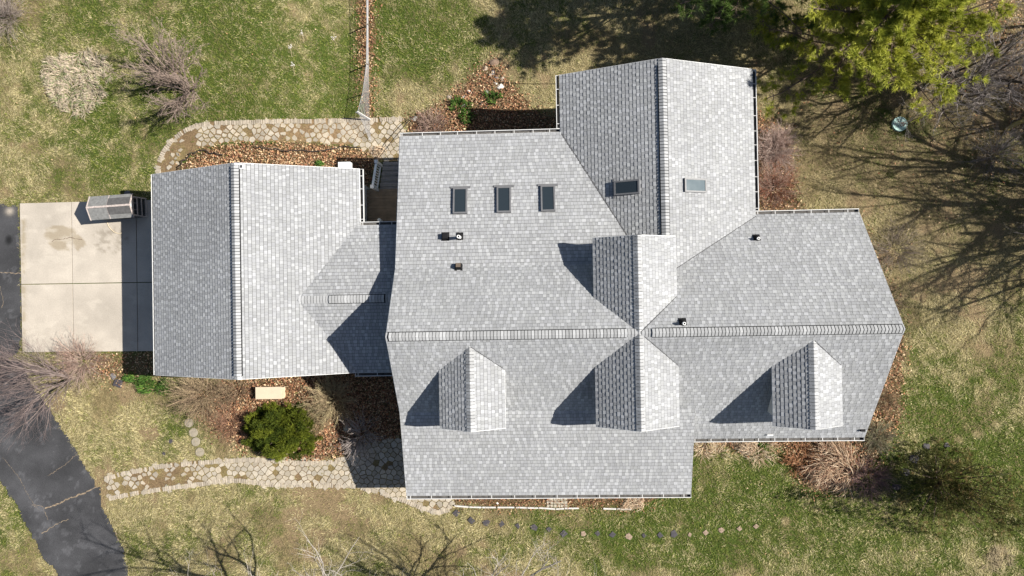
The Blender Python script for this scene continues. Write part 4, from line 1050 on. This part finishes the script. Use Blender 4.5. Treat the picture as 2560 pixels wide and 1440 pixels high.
def grow(rng, p, d, L, r, lvl, out, cfg, col):
    """A limb of a few bent segments with children; rows go to out[lvl]."""
    n = cfg['n'][lvl]; st = L / n; p = np.array(p, float); d = np.array(d, float); d /= np.linalg.norm(d)
    for i in range(n):
        d = d + rng.normal(0, cfg['wob'][lvl], 3) + np.array([0, 0, cfg['up'][lvl]]); d /= np.linalg.norm(d)
        q = p + d * st; r0 = r * (1 - .7 * i / n); r1 = r * (1 - .7 * (i + 1) / n)
        s = rng.uniform(.8, 1.2)
        out[lvl].append((*p, *q, r0, max(r1, cfg.get('minr', .002)), *(np.array(col) * s)))
        if lvl + 1 < len(cfg['n']):
            f = (i + 1) / n
            kk = cfg['kids'][lvl] / n; kk = int(kk) + (rng.random() < kk - int(kk))
            if f > cfg['bare'][lvl]:
                for _ in range(kk):
                    ax = rng.normal(0, 1, 3); ax -= d * (ax @ d); ax /= np.linalg.norm(ax) + 1e-9
                    an = math.radians(cfg['ang'][lvl] * rng.uniform(.7, 1.3))
                    nd = d * math.cos(an) + ax * math.sin(an)
                    grow(rng, p + (q - p) * rng.random(), nd, L * cfg['len'][lvl] * rng.uniform(.7, 1.2) * (1.15 - .5 * f), max(r0 * cfg['rad'][lvl], cfg.get('minr', .003)), lvl + 1, out, cfg, cfg.get('col', {}).get(lvl + 1, col))
        p = q

TREE = dict(n=[4, 5, 5, 4, 3], wob=[.06, .13, .16, .18, .2], up=[.05, .08, .07, .05, .03], kids=[7, 7, 6, 4], bare=[.3, .15, .1, .1], ang=[48, 42, 40, 40], len=[.85, .6, .55, .6], rad=[.55, .5, .55, .6])
DENSE = dict(n=[5, 6, 5, 4, 3], wob=[.08, .14, .17, .18, .2], up=[.03, .06, .06, .05, .03], kids=[9, 8, 6, 4], bare=[.3, .15, .1, .1], ang=[52, 44, 40, 40], len=[.8, .6, .55, .6], rad=[.6, .55, .55, .6])
VASE = dict(n=[6, 6, 5, 4], wob=[.08, .12, .14, .16], up=[.0, .02, .02, .02], kids=[8, 7, 5], bare=[.15, .12, .1], ang=[30, 27, 30], len=[.75, .6, .55], rad=[.55, .5, .55])
OPEN = dict(minr=.0045, n=[4, 6, 5, 4, 3], wob=[.07, .1, .13, .16, .2], up=[.02, .03, .04, .04, .03], kids=[6, 6, 4, 3], bare=[.12, .15, .1, .1], ang=[36, 36, 38, 40], len=[.8, .6, .5, .55], rad=[.75, .65, .6, .6])
HIGH = dict(n=[6, 6, 5, 4, 3], wob=[.05, .13, .16, .18, .2], up=[.03, .05, .05, .05, .03], kids=[11, 7, 5, 4], bare=[.42, .15, .1, .1], ang=[50, 42, 40, 40], len=[.75, .6, .55, .6], rad=[.6, .55, .55, .6])
def bare_tree(u, v, h, label, seed, col=(.2, .165, .15), lean=(0, 0), stems=1, cfg=TREE, r=None, group=None, spread=.35, name='bare_tree', twig=None, L=.5):
    rng = np.random.default_rng(seed); b = at(u, v); out = [[] for _ in cfg['n']]
    cfg = dict(cfg)
    if twig: cfg['col'] = {2: twig, 3: twig, 4: twig}
    for s in range(stems):
        t = rng.uniform(0, 2 * PI); sp = spread if stems > 1 else .02
        grow(rng, b + np.array([rng.normal(0, .05), rng.normal(0, .05), -.08]) if stems > 1 else b - [0, 0, .08], (math.cos(t) * sp + lean[0], math.sin(t) * sp + lean[1], 1), h * L * rng.uniform(.85, 1.1), r or h * .022, 0, out, cfg, col)
    o = empty(name, tuple(b), label, 'tree', group)
    segs_mesh('trunk', out[0], 8, M['bark'], o)
    segs_mesh('limb', sum(out[1:3], []), 5, M['bark'], o)
    if len(out) > 3: segs_mesh('crown', sum(out[3:], []), 3, M['bark'], o)
    return o

def twig_shrub(u, v, rx, h, n, label, seed, col, col2=None, group=None, name='bare_shrub', droop=0.0, thick=.009, kids=5, squash=1.0, arch=.06, cat='shrub'):
    """Many stems fanning out of one base; each with finer side twigs."""
    rng = np.random.default_rng(seed); b = at(u, v)
    cfg = dict(n=[6, 4, 3], wob=[.12, .18, .2], up=[-arch, -.02, 0], kids=[kids, 3], bare=[.25, .15], ang=[38, 40], len=[.42, .6], rad=[.65, .7])
    out = [[], [], []]
    for _ in range(n):
        t = rng.uniform(0, 2 * PI); s = math.sqrt(rng.random()); tilt = s * rx / h * 1.15
        L = math.hypot(s * rx, h * (1 - .35 * s)) * rng.uniform(.75, 1.1)
        c_ = np.array(col) if col2 is None or rng.random() < .5 else np.array(col2)
        base = b + np.array([math.cos(t) * s * rx * .28, math.sin(t) * s * rx * .28 * squash, -.03])
        grow(rng, base, (math.cos(t) * tilt, math.sin(t) * tilt * squash, 1 - droop * s), L, thick, 0, out, cfg, c_ * rng.uniform(.7, 1.25))
    o = empty(name, tuple(b), label, cat, group)
    segs_mesh('stem', out[0], 4, M['bark'], o); segs_mesh('twig', out[1] + out[2], 3, M['bark'], o)
    return o

def leaf_cloud(pts, nrm, rng, per, ln, wd, cols, spread=.9):
    """Small pointed leaves around each point, pointing roughly along nrm."""
    n = len(pts) * per
    P_ = np.repeat(pts, per, 0); N_ = np.repeat(nrm, per, 0)
    d = N_ + rng.normal(0, spread, (n, 3)); d /= np.linalg.norm(d, axis=1, keepdims=True) + 1e-9
    s = np.cross(d, rng.normal(0, 1, (n, 3))); s /= np.linalg.norm(s, axis=1, keepdims=True) + 1e-9
    l = ln * rng.uniform(.6, 1.25, (n, 1)); w = wd * rng.uniform(.7, 1.3, (n, 1))
    A = P_ + d * l * .1 - s * w; B = P_ + d * l * .1 + s * w; T = P_ + d * l
    c = np.repeat(cols, per, 0) * rng.uniform(.75, 1.25, (n, 1))
    return np.stack([A, B, T], 1).reshape(-1, 3), c

def evergreen(u, v, rx, h, n, label, seed, cola, colb, ln=.13, wd=.018, per=9, cone=0.0, name='evergreen_shrub', cat='shrub', ragged=.25, tip=None, tipshare=0.0, squash=1.0, fill=.35, limbs=26, lift=0.0, dens=1.0, gap=.22):
    rng = np.random.default_rng(seed); b = at(u, v); o = empty(name, tuple(b), label, cat)
    # clumps of sprays: lobes over the dome
    lob = 70; t = rng.uniform(0, 2 * PI, lob); e = np.arcsin(rng.uniform(0, 1, lob))
    lx, ly, lz = np.cos(t) * np.cos(e), np.sin(t) * np.cos(e), np.sin(e); lr = rng.uniform(1 - ragged, 1 + ragged * .6, lob)
    tt = rng.uniform(0, 2 * PI, n); ee = np.arcsin(rng.uniform(-.1, 1, n)); dirs = np.stack([np.cos(tt) * np.cos(ee), np.sin(tt) * np.cos(ee), np.sin(ee)], 1)
    dots = dirs @ np.stack([lx, ly, lz]); best = dots.argmax(1); near = dots.max(1)
    rad = lr[best] * (1 - 1.6 * (1 - near) / (1 - near.min()) * gap) * np.where(rng.random(n) < fill, rng.uniform(.55, 1, n), rng.uniform(.92, 1.05, n))
    shrink = 1 - cone * np.clip(dirs[:, 2], 0, 1) ** 1.0
    pts = np.stack([dirs[:, 0] * rad * rx * shrink, dirs[:, 1] * rad * rx * squash * shrink, lift + (h - lift) * np.clip(dirs[:, 2] * rad, 0.02, 2)], 1) + b
    keep = rng.random(n) < dens
    mix = np.clip(hash2(best * 7, best * 3 + 5, seed) * .7 + rng.uniform(0, .5, n), 0, 1)[:, None]
    cols = lerp(np.array(cola)[None], np.array(colb)[None], mix)
    if tip is not None:
        k = rng.random(n) < tipshare * (.3 + 1.4 * hash2(best * 5, best * 11, seed + 3)); cols[k] = np.array(tip)
    nr = dirs + np.array([0, 0, .35])
    Vv, c = leaf_cloud(pts[keep], nr[keep], rng, per, ln, wd, cols[keep])
    tri_mesh('crown', Vv, c, M['needle'], o)
    seg = []
    for i in range(limbs):
        q = b + np.array([lx[i] * rx * .8, ly[i] * rx * .8 * squash, h * .75 * max(lz[i], .2)]) * lr[i]
        mid = b + (q - b) * .5 + np.array([0, 0, .1]); seg += [(*(b - [0, 0, .05]), *mid, .04, .025, .12, .09, .07), (*mid, *q, .025, .008, .12, .09, .07)]
    segs_mesh('trunk', seg, 5, M['bark'], o)
    return o

def pine(u, v, h, R, label, seed, cola, colb, z_from=.2, tufts=1.0, lean=(0, 0), dens=1.0, per=20, droop=.0, group='pines at the edge of the yard', wd=.011):
    rng = np.random.default_rng(seed); b = at(u, v); o = empty('pine_tree', tuple(b), label, 'tree', group)
    seg, pts, nr, cl = [], [], [], []
    top = b + np.array([lean[0], lean[1], h]); n = 8
    for i in range(n): seg.append((*lerp(b - [0, 0, .1], top, i / n), *lerp(b - [0, 0, .1], top, (i + 1) / n), h * .018 * (1 - .85 * i / n), h * .018 * (1 - .85 * (i + 1) / n), .14, .1, .08))
    segs_mesh('trunk', seg, 9, M['bark'], o); seg = []
    z = z_from
    while z < .98:
        for k in range(rng.integers(4, 7)):
            if rng.random() > dens: continue
            t = rng.uniform(0, 2 * PI); L = R * (1 - ((z - z_from) / (1 - z_from)) ** 1.6 * .88) * rng.uniform(.6, 1.12)
            p = lerp(b, top, z); d = np.array([math.cos(t), math.sin(t), .12 - droop + .5 * z * z]); d /= np.linalg.norm(d); m_ = 7
            side_tone = rng.uniform(0, 1)
            for i in range(m_):
                d = d + rng.normal(0, .1, 3) + np.array([0, 0, .02]); d /= np.linalg.norm(d); q = p + d * L / m_
                r0 = .035 * L / 3 * (1 - .8 * i / m_) + .006; seg.append((*p, *q, r0, r0 * .85, .15, .11, .09))
                if i >= 2:
                    for _ in range(int(5 * tufts)):
                        s = np.cross(d, (0, 0, 1)) * rng.choice((-1, 1)) + d * rng.uniform(.1, .9) + np.array([0, 0, rng.uniform(-.1, .35)]); s /= np.linalg.norm(s)
                        l2 = L * rng.uniform(.08, .24); e = lerp(p, q, rng.random()) + s * l2
                        seg.append((*lerp(p, q, .5), *e, .008, .004, .2, .15, .11))
                        for _k in range(2): pts.append(e - s * l2 * rng.uniform(0, .5)); nr.append(s + np.array([0, 0, .35])); cl.append(lerp(np.array(cola), np.array(colb), np.clip(side_tone * .6 + rng.uniform(0, .5), 0, 1)))
                p = q
            pts.append(p); nr.append(d); cl.append(np.array(colb))
        z += rng.uniform(.035, .065)
    segs_mesh('limb', seg, 4, M['bark'], o)
    Vv, c = leaf_cloud(np.array(pts), np.array(nr), rng, per, .24, wd, np.array(cl), .75)
    tri_mesh('crown', Vv, c, M['needle'], o)
    return o

def stalks(name, poly_or_c, n, L, label, cat, seed, cols, wd=.008, lie=.7, rad=None, zt=.25, group=None, dirn=None):
    """Dead grass: long thin curved strips fanning from a clump."""
    rng = np.random.default_rng(seed); b = at(*poly_or_c); Vs, cs = [], []
    t = rng.uniform(0, 2 * PI, n); s = np.sqrt(rng.random(n)) * rad * (.55 + .9 * vnoise(t * 1.6 + 20, t * 0 + seed, seed))
    base = b + np.stack([np.cos(t) * s, np.sin(t) * s * .8, np.zeros(n)], 1)
    a_ = (fbm(base[:, 0], base[:, 1], 1.5, seed, 2) * 12 if dirn is None else dirn + (fbm(base[:, 0], base[:, 1], 1.7, seed, 2) - .5) * 5) + rng.normal(0, .55, n)
    l = L * rng.uniform(.5, 1.2, n); w = wd * rng.uniform(.6, 1.4, n)
    up = rng.uniform(.2, 1.0, n) * zt * 2; prev = base; hd = np.stack([np.cos(a_), np.sin(a_), np.zeros(n)], 1)
    side = np.stack([-np.sin(a_), np.cos(a_), np.zeros(n)], 1)
    col = np.array(cols)[rng.integers(0, len(cols), n)] * rng.uniform(.7, 1.25, (n, 1))
    for k in range(1, 5):
        f = k / 4; z = up * np.sin(PI * min(f * .75, .75)) ; bend = rng.normal(0, .05, n)
        cur = base + hd * (l * f * lie)[:, None] + side * (bend * f * l)[:, None]; cur[:, 2] = base[:, 2] + z
        ww = (w * (1 - .7 * (f - .25)))[:, None]
        Vs.append(np.stack([prev - side * ww, prev + side * ww, cur + side * ww * .8, cur - side * ww * .8], 1)); cs.append(col); prev = cur
    o = tri_mesh(name, np.concatenate(Vs).reshape(-1, 3), np.concatenate(cs), M['leaf'], None, 4)
    return tag(o, label, cat, group)

# evergreens
pine(2075, 150, 7.6, 4.8, 'bright yellow green pine filling the top right of the yard', 201, (.25, .3, .035), (.52, .52, .085), .2, 2.0, (.3, .3), .92, 26, wd=.013)
pine(1800, 12, 9.0, 3.7, 'darker green pine standing behind the wing roof', 202, (.05, .09, .02), (.1, .16, .03), .34, 1.5, (0, 0), .95, 18)
pine(1990, -130, 10.0, 4.2, 'tall pine beyond the top edge that shades the lawn', 203, (.06, .1, .02), (.12, .17, .03), .25, 1.0, (0, 0), .95, 18)
pine(2330, -230, 11.0, 4.2, 'tall pine beyond the top right corner of the yard', 204, (.06, .1, .02), (.12, .17, .03), .25, .8, (0, 0), .9, 18)
evergreen(710, 1074, 1.85, 1.05, 5200, 'rounded bright green yew shrub among brown leaves in the front bed', 210, (.028, .055, .008), (.17, .195, .018), .15, .012, 10, .12, ragged=.24, squash=.66, gap=.48, fill=.2)
evergreen(2340, 1200, 2.0, 4.4, 3000, 'dark evergreen tree with brownish tips on the front lawn', 211, (.045, .054, .014), (.14, .14, .036), .17, .013, 8, .6, 'evergreen_tree', 'tree', .6, (.24, .17, .07), .14, 1.0, .55, 45, .15, .8)
# bare trees
bare_tree(470, 226, 3.5, 'bare brown tree on the upper left lawn with a long shadow', 221, (.2, .155, .13), (-.06, .0), 8, spread=.85, r=.05, twig=(.27, .205, .17), L=.66, cfg=OPEN)
bare_tree(182, 944, 5.2, 'bare greyish tree leaning over the asphalt by the concrete', 222, (.19, .15, .135), (-.5, -.1), 8, spread=.6, r=.034, twig=(.17, .13, .125), L=.6, cfg=VASE)
bare_tree(2345, 182, 7.0, 'bare dark tree standing under the bright pine', 223, (.08, .065, .055), (.0, -.2), 4, spread=.5, r=.15, twig=(.3, .26, .24), L=.55)
bare_tree(2830, 480, 12.5, 'big bare tree beyond the right edge casting branch shadows', 224, (.2, .17, .15), (-.1, 0), 2, r=.24, L=.6, spread=.25, cfg=DENSE)
bare_tree(2900, 550, 11.0, 'bare tree beyond the right edge, below the big one', 232, (.2, .17, .15), (-.05, .1), 2, r=.2, L=.6, spread=.3, cfg=DENSE)
bare_tree(2800, 250, 9.0, 'smaller bare tree beyond the right edge by the pines', 228, (.2, .17, .15), (-.1, 0), 3, r=.12, L=.55, spread=.4)
bare_tree(1150, 1452, 9.5, 'bare grey tree beyond the bottom edge, the middle one', 225, (.3, .27, .24), (-.03, .1), 1, r=.16, L=.75, cfg=HIGH, group='bare trees beyond the bottom edge')
bare_tree(880, 1456, 9.5, 'bare grey tree beyond the bottom edge, the left one', 226, (.3, .27, .24), (-.03, .1), 1, r=.16, L=.75, cfg=HIGH, group='bare trees beyond the bottom edge')
bare_tree(1390, 1500, 9.5, 'bare grey tree beyond the bottom edge, the right one', 229, (.3, .27, .24), (-.03, .1), 1, r=.15, L=.75, cfg=HIGH, group='bare trees beyond the bottom edge')
bare_tree(2600, 60, 7.0, 'bare grey tree at the right edge beside the bright pine', 227, (.2, .17, .15), (-.1, -.1), 3, spread=.4, r=.08, twig=(.28, .24, .22))
# young bare saplings whose tops show at the bottom edge
for i, (u, v, h) in enumerate([(835, 1425, 2.4), (1040, 1462, 1.8), (1165, 1440, 2.4), (1010, 1420, 2.0)]):
    bare_tree(u, v, h, ['thin white birch sapling on the dry lawn at the bottom', 'pale thin sapling between the others at the bottom edge', 'pale thin sapling farthest right at the bottom edge', 'small pale sapling nearest the house at the bottom edge'][i], 230 + i, (.42, .38, .33), (-.1, -.02), 1, dict(n=[5, 4, 3], wob=[.08, .14, .18], up=[.02, .06, .04], kids=[9, 4], bare=[.2, .2], ang=[42, 40], len=[.4, .55], rad=[.5, .6]), .012, 'thin saplings at the bottom edge', name='sapling', twig=(.4, .36, .3))
# bare shrubs
twig_shrub(505, 985, 1.2, 1.05, 190, 'wide brown bare shrub left of the cream box', 241, (.34, .26, .16), (.25, .18, .12), kids=6, thick=.011)
twig_shrub(590, 975, .8, .8, 90, 'smaller brown bare shrub touching the garage front', 242, (.24, .18, .11), (.2, .13, .09))
twig_shrub(575, 1060, .9, .45, 130, 'low reddish brown shrub left of the green yew', 243, (.22, .12, .08), (.28, .17, .11))
twig_shrub(830, 1000, 1.0, 1.1, 150, 'olive brown bare shrub beside the dark house shadow', 244, (.42, .35, .2), (.34, .26, .16), kids=6, thick=.013)
twig_shrub(795, 1040, .7, .7, 110, 'tan brown shrub between the yew and the olive shrub', 245, (.4, .31, .19), (.3, .2, .12), thick=.011)
twig_shrub(903, 1090, .9, 1.15, 70, 'grey bare shrub with arching stems half in house shadow', 246, (.42, .36, .33), None, arch=.11, kids=4, thick=.013)
twig_shrub(205, 905, 1.25, .7, 170, 'reddish brown twiggy shrub along the edge of the concrete', 247, (.3, .2, .16), (.36, .27, .22), squash=.8, thick=.011)
twig_shrub(1935, 375, .95, 1.0, 230, 'pinkish grey bare shrub tall beside the wing gutter', 248, (.5, .39, .34), (.38, .27, .23), kids=6, thick=.011)
twig_shrub(1935, 470, .95, .75, 190, 'rusty bare shrub below the pinkish one beside the wing', 249, (.36, .25, .2), (.26, .12, .08), kids=5)
twig_shrub(2235, 625, 1.2, .75, 90, 'sparse grey brown shrub at the right gable corner', 250, (.27, .22, .17), (.2, .16, .13), kids=5)
twig_shrub(2215, 750, .8, .55, 70, 'low sparse shrub along the right gable wall', 251, (.25, .19, .14), (.3, .22, .15))
twig_shrub(2190, 1090, .75, .7, 150, 'olive grey shrub at the front right corner of the house', 252, (.26, .25, .15), (.2, .17, .12), kids=5)
twig_shrub(2210, 1000, .5, .5, 100, 'brown and olive shrub beside the right gable edge', 253, (.28, .22, .13), (.22, .14, .09))
twig_shrub(2170, 1195, .95, .5, 170, 'purplish brown low shrub below the dead reeds', 254, (.19, .12, .11), (.26, .17, .15))
twig_shrub(1080, 318, .8, .6, 150, 'purplish brown shrub in the bed behind the main roof', 255, (.24, .16, .14), (.36, .26, .2))
twig_shrub(15, 45, 1.3, 1.2, 150, 'grey bare shrub in the top left corner', 256, (.3, .25, .22), (.24, .19, .16))
twig_shrub(2490, 390, 1.4, .8, 110, 'pale grey brush on the shaded lawn under the big tree', 257, (.3, .26, .24), (.22, .19, .17))
twig_shrub(2590, 560, 1.0, .8, 60, 'brown brush at the right edge of the lawn', 258, (.24, .2, .17), None)
twig_shrub(2540, 190, 1.6, 1.0, 120, 'grey brush at the right edge beside the pines', 259, (.28, .24, .22), (.2, .17, .15))
# dead ornamental grasses
STRAW = [(.55, .42, .28), (.45, .33, .22), (.38, .25, .17), (.6, .5, .36)]
stalks('dead_reeds', (2078, 1165), 900, 1.0, 'pale dead reeds lying flattened in front of the right dormer', 'dead grass', 261, [(.44, .31, .2), (.36, .24, .16), (.24, .13, .085), (.54, .42, .3)], .011, .8, .95, .3, dirn=2.9)
stalks('dead_reeds', (2000, 1150), 260, .7, 'rusty dead stalks left of the pale reeds', 'dead grass', 262, [(.22, .1, .05), (.3, .15, .08)], .012, .6, .55, .2)
stalks('dead_reeds', (1870, 1118), 420, .7, 'straw coloured dead grass below the right front gutter', 'dead grass', 263, STRAW, .011, .7, .7, .15)
stalks('dead_reeds', (1770, 1118), 360, .6, 'straw coloured dead grass in the corner beside the porch roof', 'dead grass', 264, STRAW + [(.4, .33, .16)], .011, .7, .6, .12)
stalks('grass_clump', (188, 205), 3000, .38, 'large round patch of bleached dead grass on the upper left lawn', 'dead grass', 265, [(.6, .5, .38), (.5, .41, .3), (.4, .33, .23), (.24, .28, .13), (.52, .43, .32)], .014, .8, 1.5, .1)
stalks('grass_clump', (1590, 1255), 300, .4, 'curved tuft of dry straw at the end of the edging blocks', 'dead grass', 266, STRAW, .01, .8, .4, .1, dirn=2.8)
stalks('grass_clump', (2490, 1400), 260, .5, 'brownish dry tuft near the bottom right corner', 'dead grass', 267, [(.3, .24, .15), (.4, .33, .2)], .01, .8, .5, .1)
stalks('grass_clump', (945, 380), 220, .4, 'dry straw tuft at the foot of the deck steps', 'dead grass', 268, STRAW, .01, .7, .35, .12)
# green shoots
SHOOT = [(.06, .13, .025), (.1, .18, .03), (.05, .1, .02)]
for i, (u, v, n, r, w) in enumerate([(365, 958, 260, .5, 'green leafy shoots below the garage front corner'), (408, 962, 150, .35, 'green leafy shoots beside the wide brown shrub'), (806, 411, 70, .14, 'small green tuft behind the garage back wall'), (1150, 262, 180, .4, 'green shoots around the grey rock in the back bed'), (1230, 245, 130, .35, 'green shoots below the white rock in the back bed'), (1160, 295, 140, .35, 'green shoots beside the roof shadow in the back bed'), (1905, 1108, 40, .15, 'green shoots below the right gutter'), (330, 945, 90, .3, 'green shoots right of the dark cover plate')]):
    stalks('green_shoots', (u, v), n, .32, w, 'plant', 270 + i, SHOOT, .016, .7, r, .16, 'green shoots in the beds')
# windfall twigs with pale blossom on the lawn
for i, (u, v, w) in enumerate([(757, 85, 'dead flower stalk with white fluff, the upper one on the lawn'), (727, 120, 'dead flower stalk with white fluff, left of the others'), (734, 165, 'dead flower stalk with white fluff, the lowest on the lawn'), (834, 96, 'tiny dead stalk with white fluff near the fence')]):
    p = at(u, v); rng = random.Random(300 + i); o = empty('flower_stalk', tuple(p), w, 'stalk', 'fluffy dead stalks on the upper lawn'); d = np.array([.05, -.38 if i < 3 else -.1, 0])
    s = MB(); s.tube([p + np.array([0, 0, .07]), p + d * .5 + np.array([.02, 0, .09]), p + d * 1.1 + np.array([0, 0, .05])], .007, 4, (.45, .36, .24)); s.build('stem', M['bark'], o)
    f = MB()
    for _ in range(14):
        c_ = p + np.array([rng.gauss(0, .05), rng.gauss(.02, .06), .06 + rng.uniform(0, .05)]); r_ = rng.uniform(.012, .028); t = rng.uniform(0, 3)
        f.poly([c_ + np.array([r_ * math.cos(t + q), r_ * math.sin(t + q), rng.uniform(-.01, .01)]) for q in (0, 1.3, 2.9, 4.4)], (.75, .7, .66))
    f.build('seed_head', M['leaf'], o)

# ---------------------------------------------------------------- fallen leaves (nobody could count them)
LEAF_R = np.array([(.36, .17, .09), (.26, .115, .065), (.14, .07, .045), (.3, .17, .105), (.42, .23, .13)])
LEAF_T = np.array([(.56, .38, .22), (.62, .47, .3), (.46, .28, .15)])
def leaves(name, poly, dens, tan, seed, soft=14, size=.042):
    rng = np.random.default_rng(seed); W = np.array([at(u, v)[:2] for u, v in poly]); x0, y0 = W.min(0) - .4; x1, y1 = W.max(0) + .4
    n = int((x1 - x0) * (y1 - y0) * dens); x, y = rng.uniform(x0, x1, n), rng.uniform(y0, y1, n)
    z = ground(x, y); p = px_of(np.stack([x, y, z], 1))
    k = inside(p + rng.normal(0, soft, p.shape), poly) & ~inside(p, PATH_LOW) & ~(inside(p, PATH_UP) & (rng.random(n) < .93)) & ~inside(p, CONC) & (rng.random(n) < .35 + .9 * fbm(x, y, 1.6, seed, 3))
    x, y, z = x[k], y[k], z[k]; n = len(x)
    s = size * rng.uniform(.6, 1.35, n); t = rng.uniform(0, 2 * PI, n)
    c_, s_ = np.cos(t), np.sin(t); zz = z + rng.uniform(.015, .11, n)
    tl = rng.normal(0, .45, (n, 2))
    Q = []
    for (a_, b_) in ((-1, 0), (0, -.55), (1, 0), (0, .55)):
        dx, dy = (a_ * c_ - b_ * s_) * s, (a_ * s_ + b_ * c_) * s
        Q.append(np.stack([x + dx, y + dy, zz + tl[:, 0] * dx + tl[:, 1] * dy + (.3 * s if a_ else 0)], 1))
    pal = np.where((rng.random(n) < tan)[:, None], LEAF_T[rng.integers(0, len(LEAF_T), n)], LEAF_R[rng.integers(0, len(LEAF_R), n)]) * rng.uniform(.65, 1.3, (n, 1))
    o = tri_mesh(name, np.stack(Q, 1).reshape(-1, 3), pal, M['leaf'], None, 4)
    return tag(o, kind='stuff')
LL = {'garage_back': 'rust and tan fallen leaves covering the bed behind the garage', 'rock_bed': 'rust brown fallen leaves among the rocks behind the main roof', 'fence_strip': 'strip of reddish fallen leaves along the wire fence', 'front_bed': 'deep rust brown leaves around the yew in the front bed',
      'apron_bed': 'scattered tan leaves beside the concrete and garage corner', 'east_bed': 'dark rusty leaves under the shrubs beside the wing', 'gable_bed': 'brown leaves along the right gable and front corner', 'mulch_bed': 'dark red mulch and leaves in front of the porch', 'wood_edge': 'pale leaves at the wooded right edge'}
for i, (k_, (poly, dens, tan)) in enumerate(LITTER.items()):
    tag(leaves('leaf_litter', poly, dens * 1.9, tan, 400 + i, size=.034 if k_ == 'mulch_bed' else .042), LL[k_], 'leaves')
tag(leaves('leaf_litter', [(1900, 60), (2560, -40), (2600, 620), (2300, 560), (2050, 330)], 9, .7, 430, 60, .045), 'thin scatter of pale leaves on the shaded right lawn', 'leaves')
tag(leaves('leaf_litter', [(0, 0), (900, 0), (1250, 100), (900, 290), (420, 300), (300, 480), (0, 500)], .7, .9, 431, 60, .035), 'very thin scatter of pale leaves on the upper lawn', 'leaves')
tag(leaves('leaf_litter', [(2300, 700), (2560, 700), (2560, 1440), (1750, 1440), (1750, 1250), (2250, 1150)], 1.4, .9, 432, 60, .035), 'very thin scatter of pale leaves on the lower right lawn', 'leaves')

# ---------------------------------------------------------------- grass blades (nobody could count them)
def grass():
    rng = np.random.default_rng(9); n = 1050000
    x, y = rng.uniform(-25.5, 22.3, n), rng.uniform(-13.4, 14.8, n)
    z = ground(x, y); p = px_of(np.stack([x, y, z], 1))
    k = (p[:, 0] > -50) & (p[:, 0] < 2610) & (p[:, 1] > -50) & (p[:, 1] < 1490) & ~inside(p, HOUSE_PX) & ~inside(p, CONC)
    k &= ~inside(p + rng.normal(0, 2.5, p.shape), ASPHALT)
    x, y, z, p = x[k], y[k], z[k], p[k]
    g, bare = lawn_mix(x, y, p)
    r = rng.random(len(x)); keep = r > bare * .75
    path = inside(p, PATH_UP) | inside(p, PATH_LOW); keep &= ~path | (rng.random(len(x)) < .05)
    for nm, (poly, dens, _t) in LITTER.items():
        b_ = inside(p + rng.normal(0, 9, p.shape), poly); keep &= ~b_ | (rng.random(len(x)) < (.12 if dens > 100 else .5))
    for (sx, sy, sr) in STONES: keep &= ((x - sx) ** 2 + (y - sy) ** 2 > sr * sr) | (rng.random(len(x)) < .12)
    x, y, z, p, g = x[keep], y[keep], z[keep], p[keep], g[keep]; n = len(x)
    xr, yr = (x + y) * .707, (y - x) * .707
    cl = fbm(xr * 1.5, yr, 3.6, 77, 3); cl2 = vnoise(xr * 17.0, yr * 7.0, 88) * .7 + vnoise(xr * 31.0, yr * 14.0, 89) * .3
    gg = np.clip(g * .8 + .04 + (cl - .5) * 1.1 + (cl2 - .5) * .7, 0, 1)
    dry = rng.random(n) > gg
    a_ = 2.35 + (fbm(x, y, .9, 66, 2) - .5) * 6 + rng.normal(0, .6, n) + PI * (rng.random(n) < .5)
    L = np.where(dry, rng.uniform(.06, .16, n), rng.uniform(.045, .11, n)) * (.7 + .6 * cl2); el = np.where(dry, rng.uniform(.05, .55, n), rng.uniform(.35, 1.2, n)); w = np.where(dry, .0078, .009) * rng.uniform(.7, 1.4, n)
    hd = np.stack([np.cos(a_) * np.cos(el), np.sin(a_) * np.cos(el), np.sin(el)], 1); sd = np.stack([-np.sin(a_), np.cos(a_), np.zeros(n)], 1)
    B = np.stack([x, y, z + rng.uniform(0, .03, n) + .008], 1); T = B + hd * L[:, None]
    V_ = np.stack([B - sd * w[:, None], B + sd * w[:, None], T], 1).reshape(-1, 3)
    cg = lerp(np.array((.12, .155, .03))[None], np.array((.24, .25, .065))[None], rng.random((n, 1))); cd = lerp(np.array((.4, .34, .16))[None], np.array((.64, .56, .33))[None], rng.random((n, 1)) ** 1.3)
    cd = lerp(cd, np.array((.26, .19, .1))[None], (ss((fbm(x, y, .7, 123, 3) - .52) / .2) * .7)[:, None])
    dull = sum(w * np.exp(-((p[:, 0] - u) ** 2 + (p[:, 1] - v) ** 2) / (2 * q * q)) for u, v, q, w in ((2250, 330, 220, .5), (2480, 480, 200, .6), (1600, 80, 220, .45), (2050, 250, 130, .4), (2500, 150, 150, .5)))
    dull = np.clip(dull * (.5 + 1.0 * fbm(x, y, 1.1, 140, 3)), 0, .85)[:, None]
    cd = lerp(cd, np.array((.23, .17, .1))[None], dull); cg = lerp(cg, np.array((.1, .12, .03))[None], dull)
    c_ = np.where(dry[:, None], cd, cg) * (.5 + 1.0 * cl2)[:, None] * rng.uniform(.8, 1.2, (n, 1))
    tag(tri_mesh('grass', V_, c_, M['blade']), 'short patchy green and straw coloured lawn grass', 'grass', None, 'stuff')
grass()
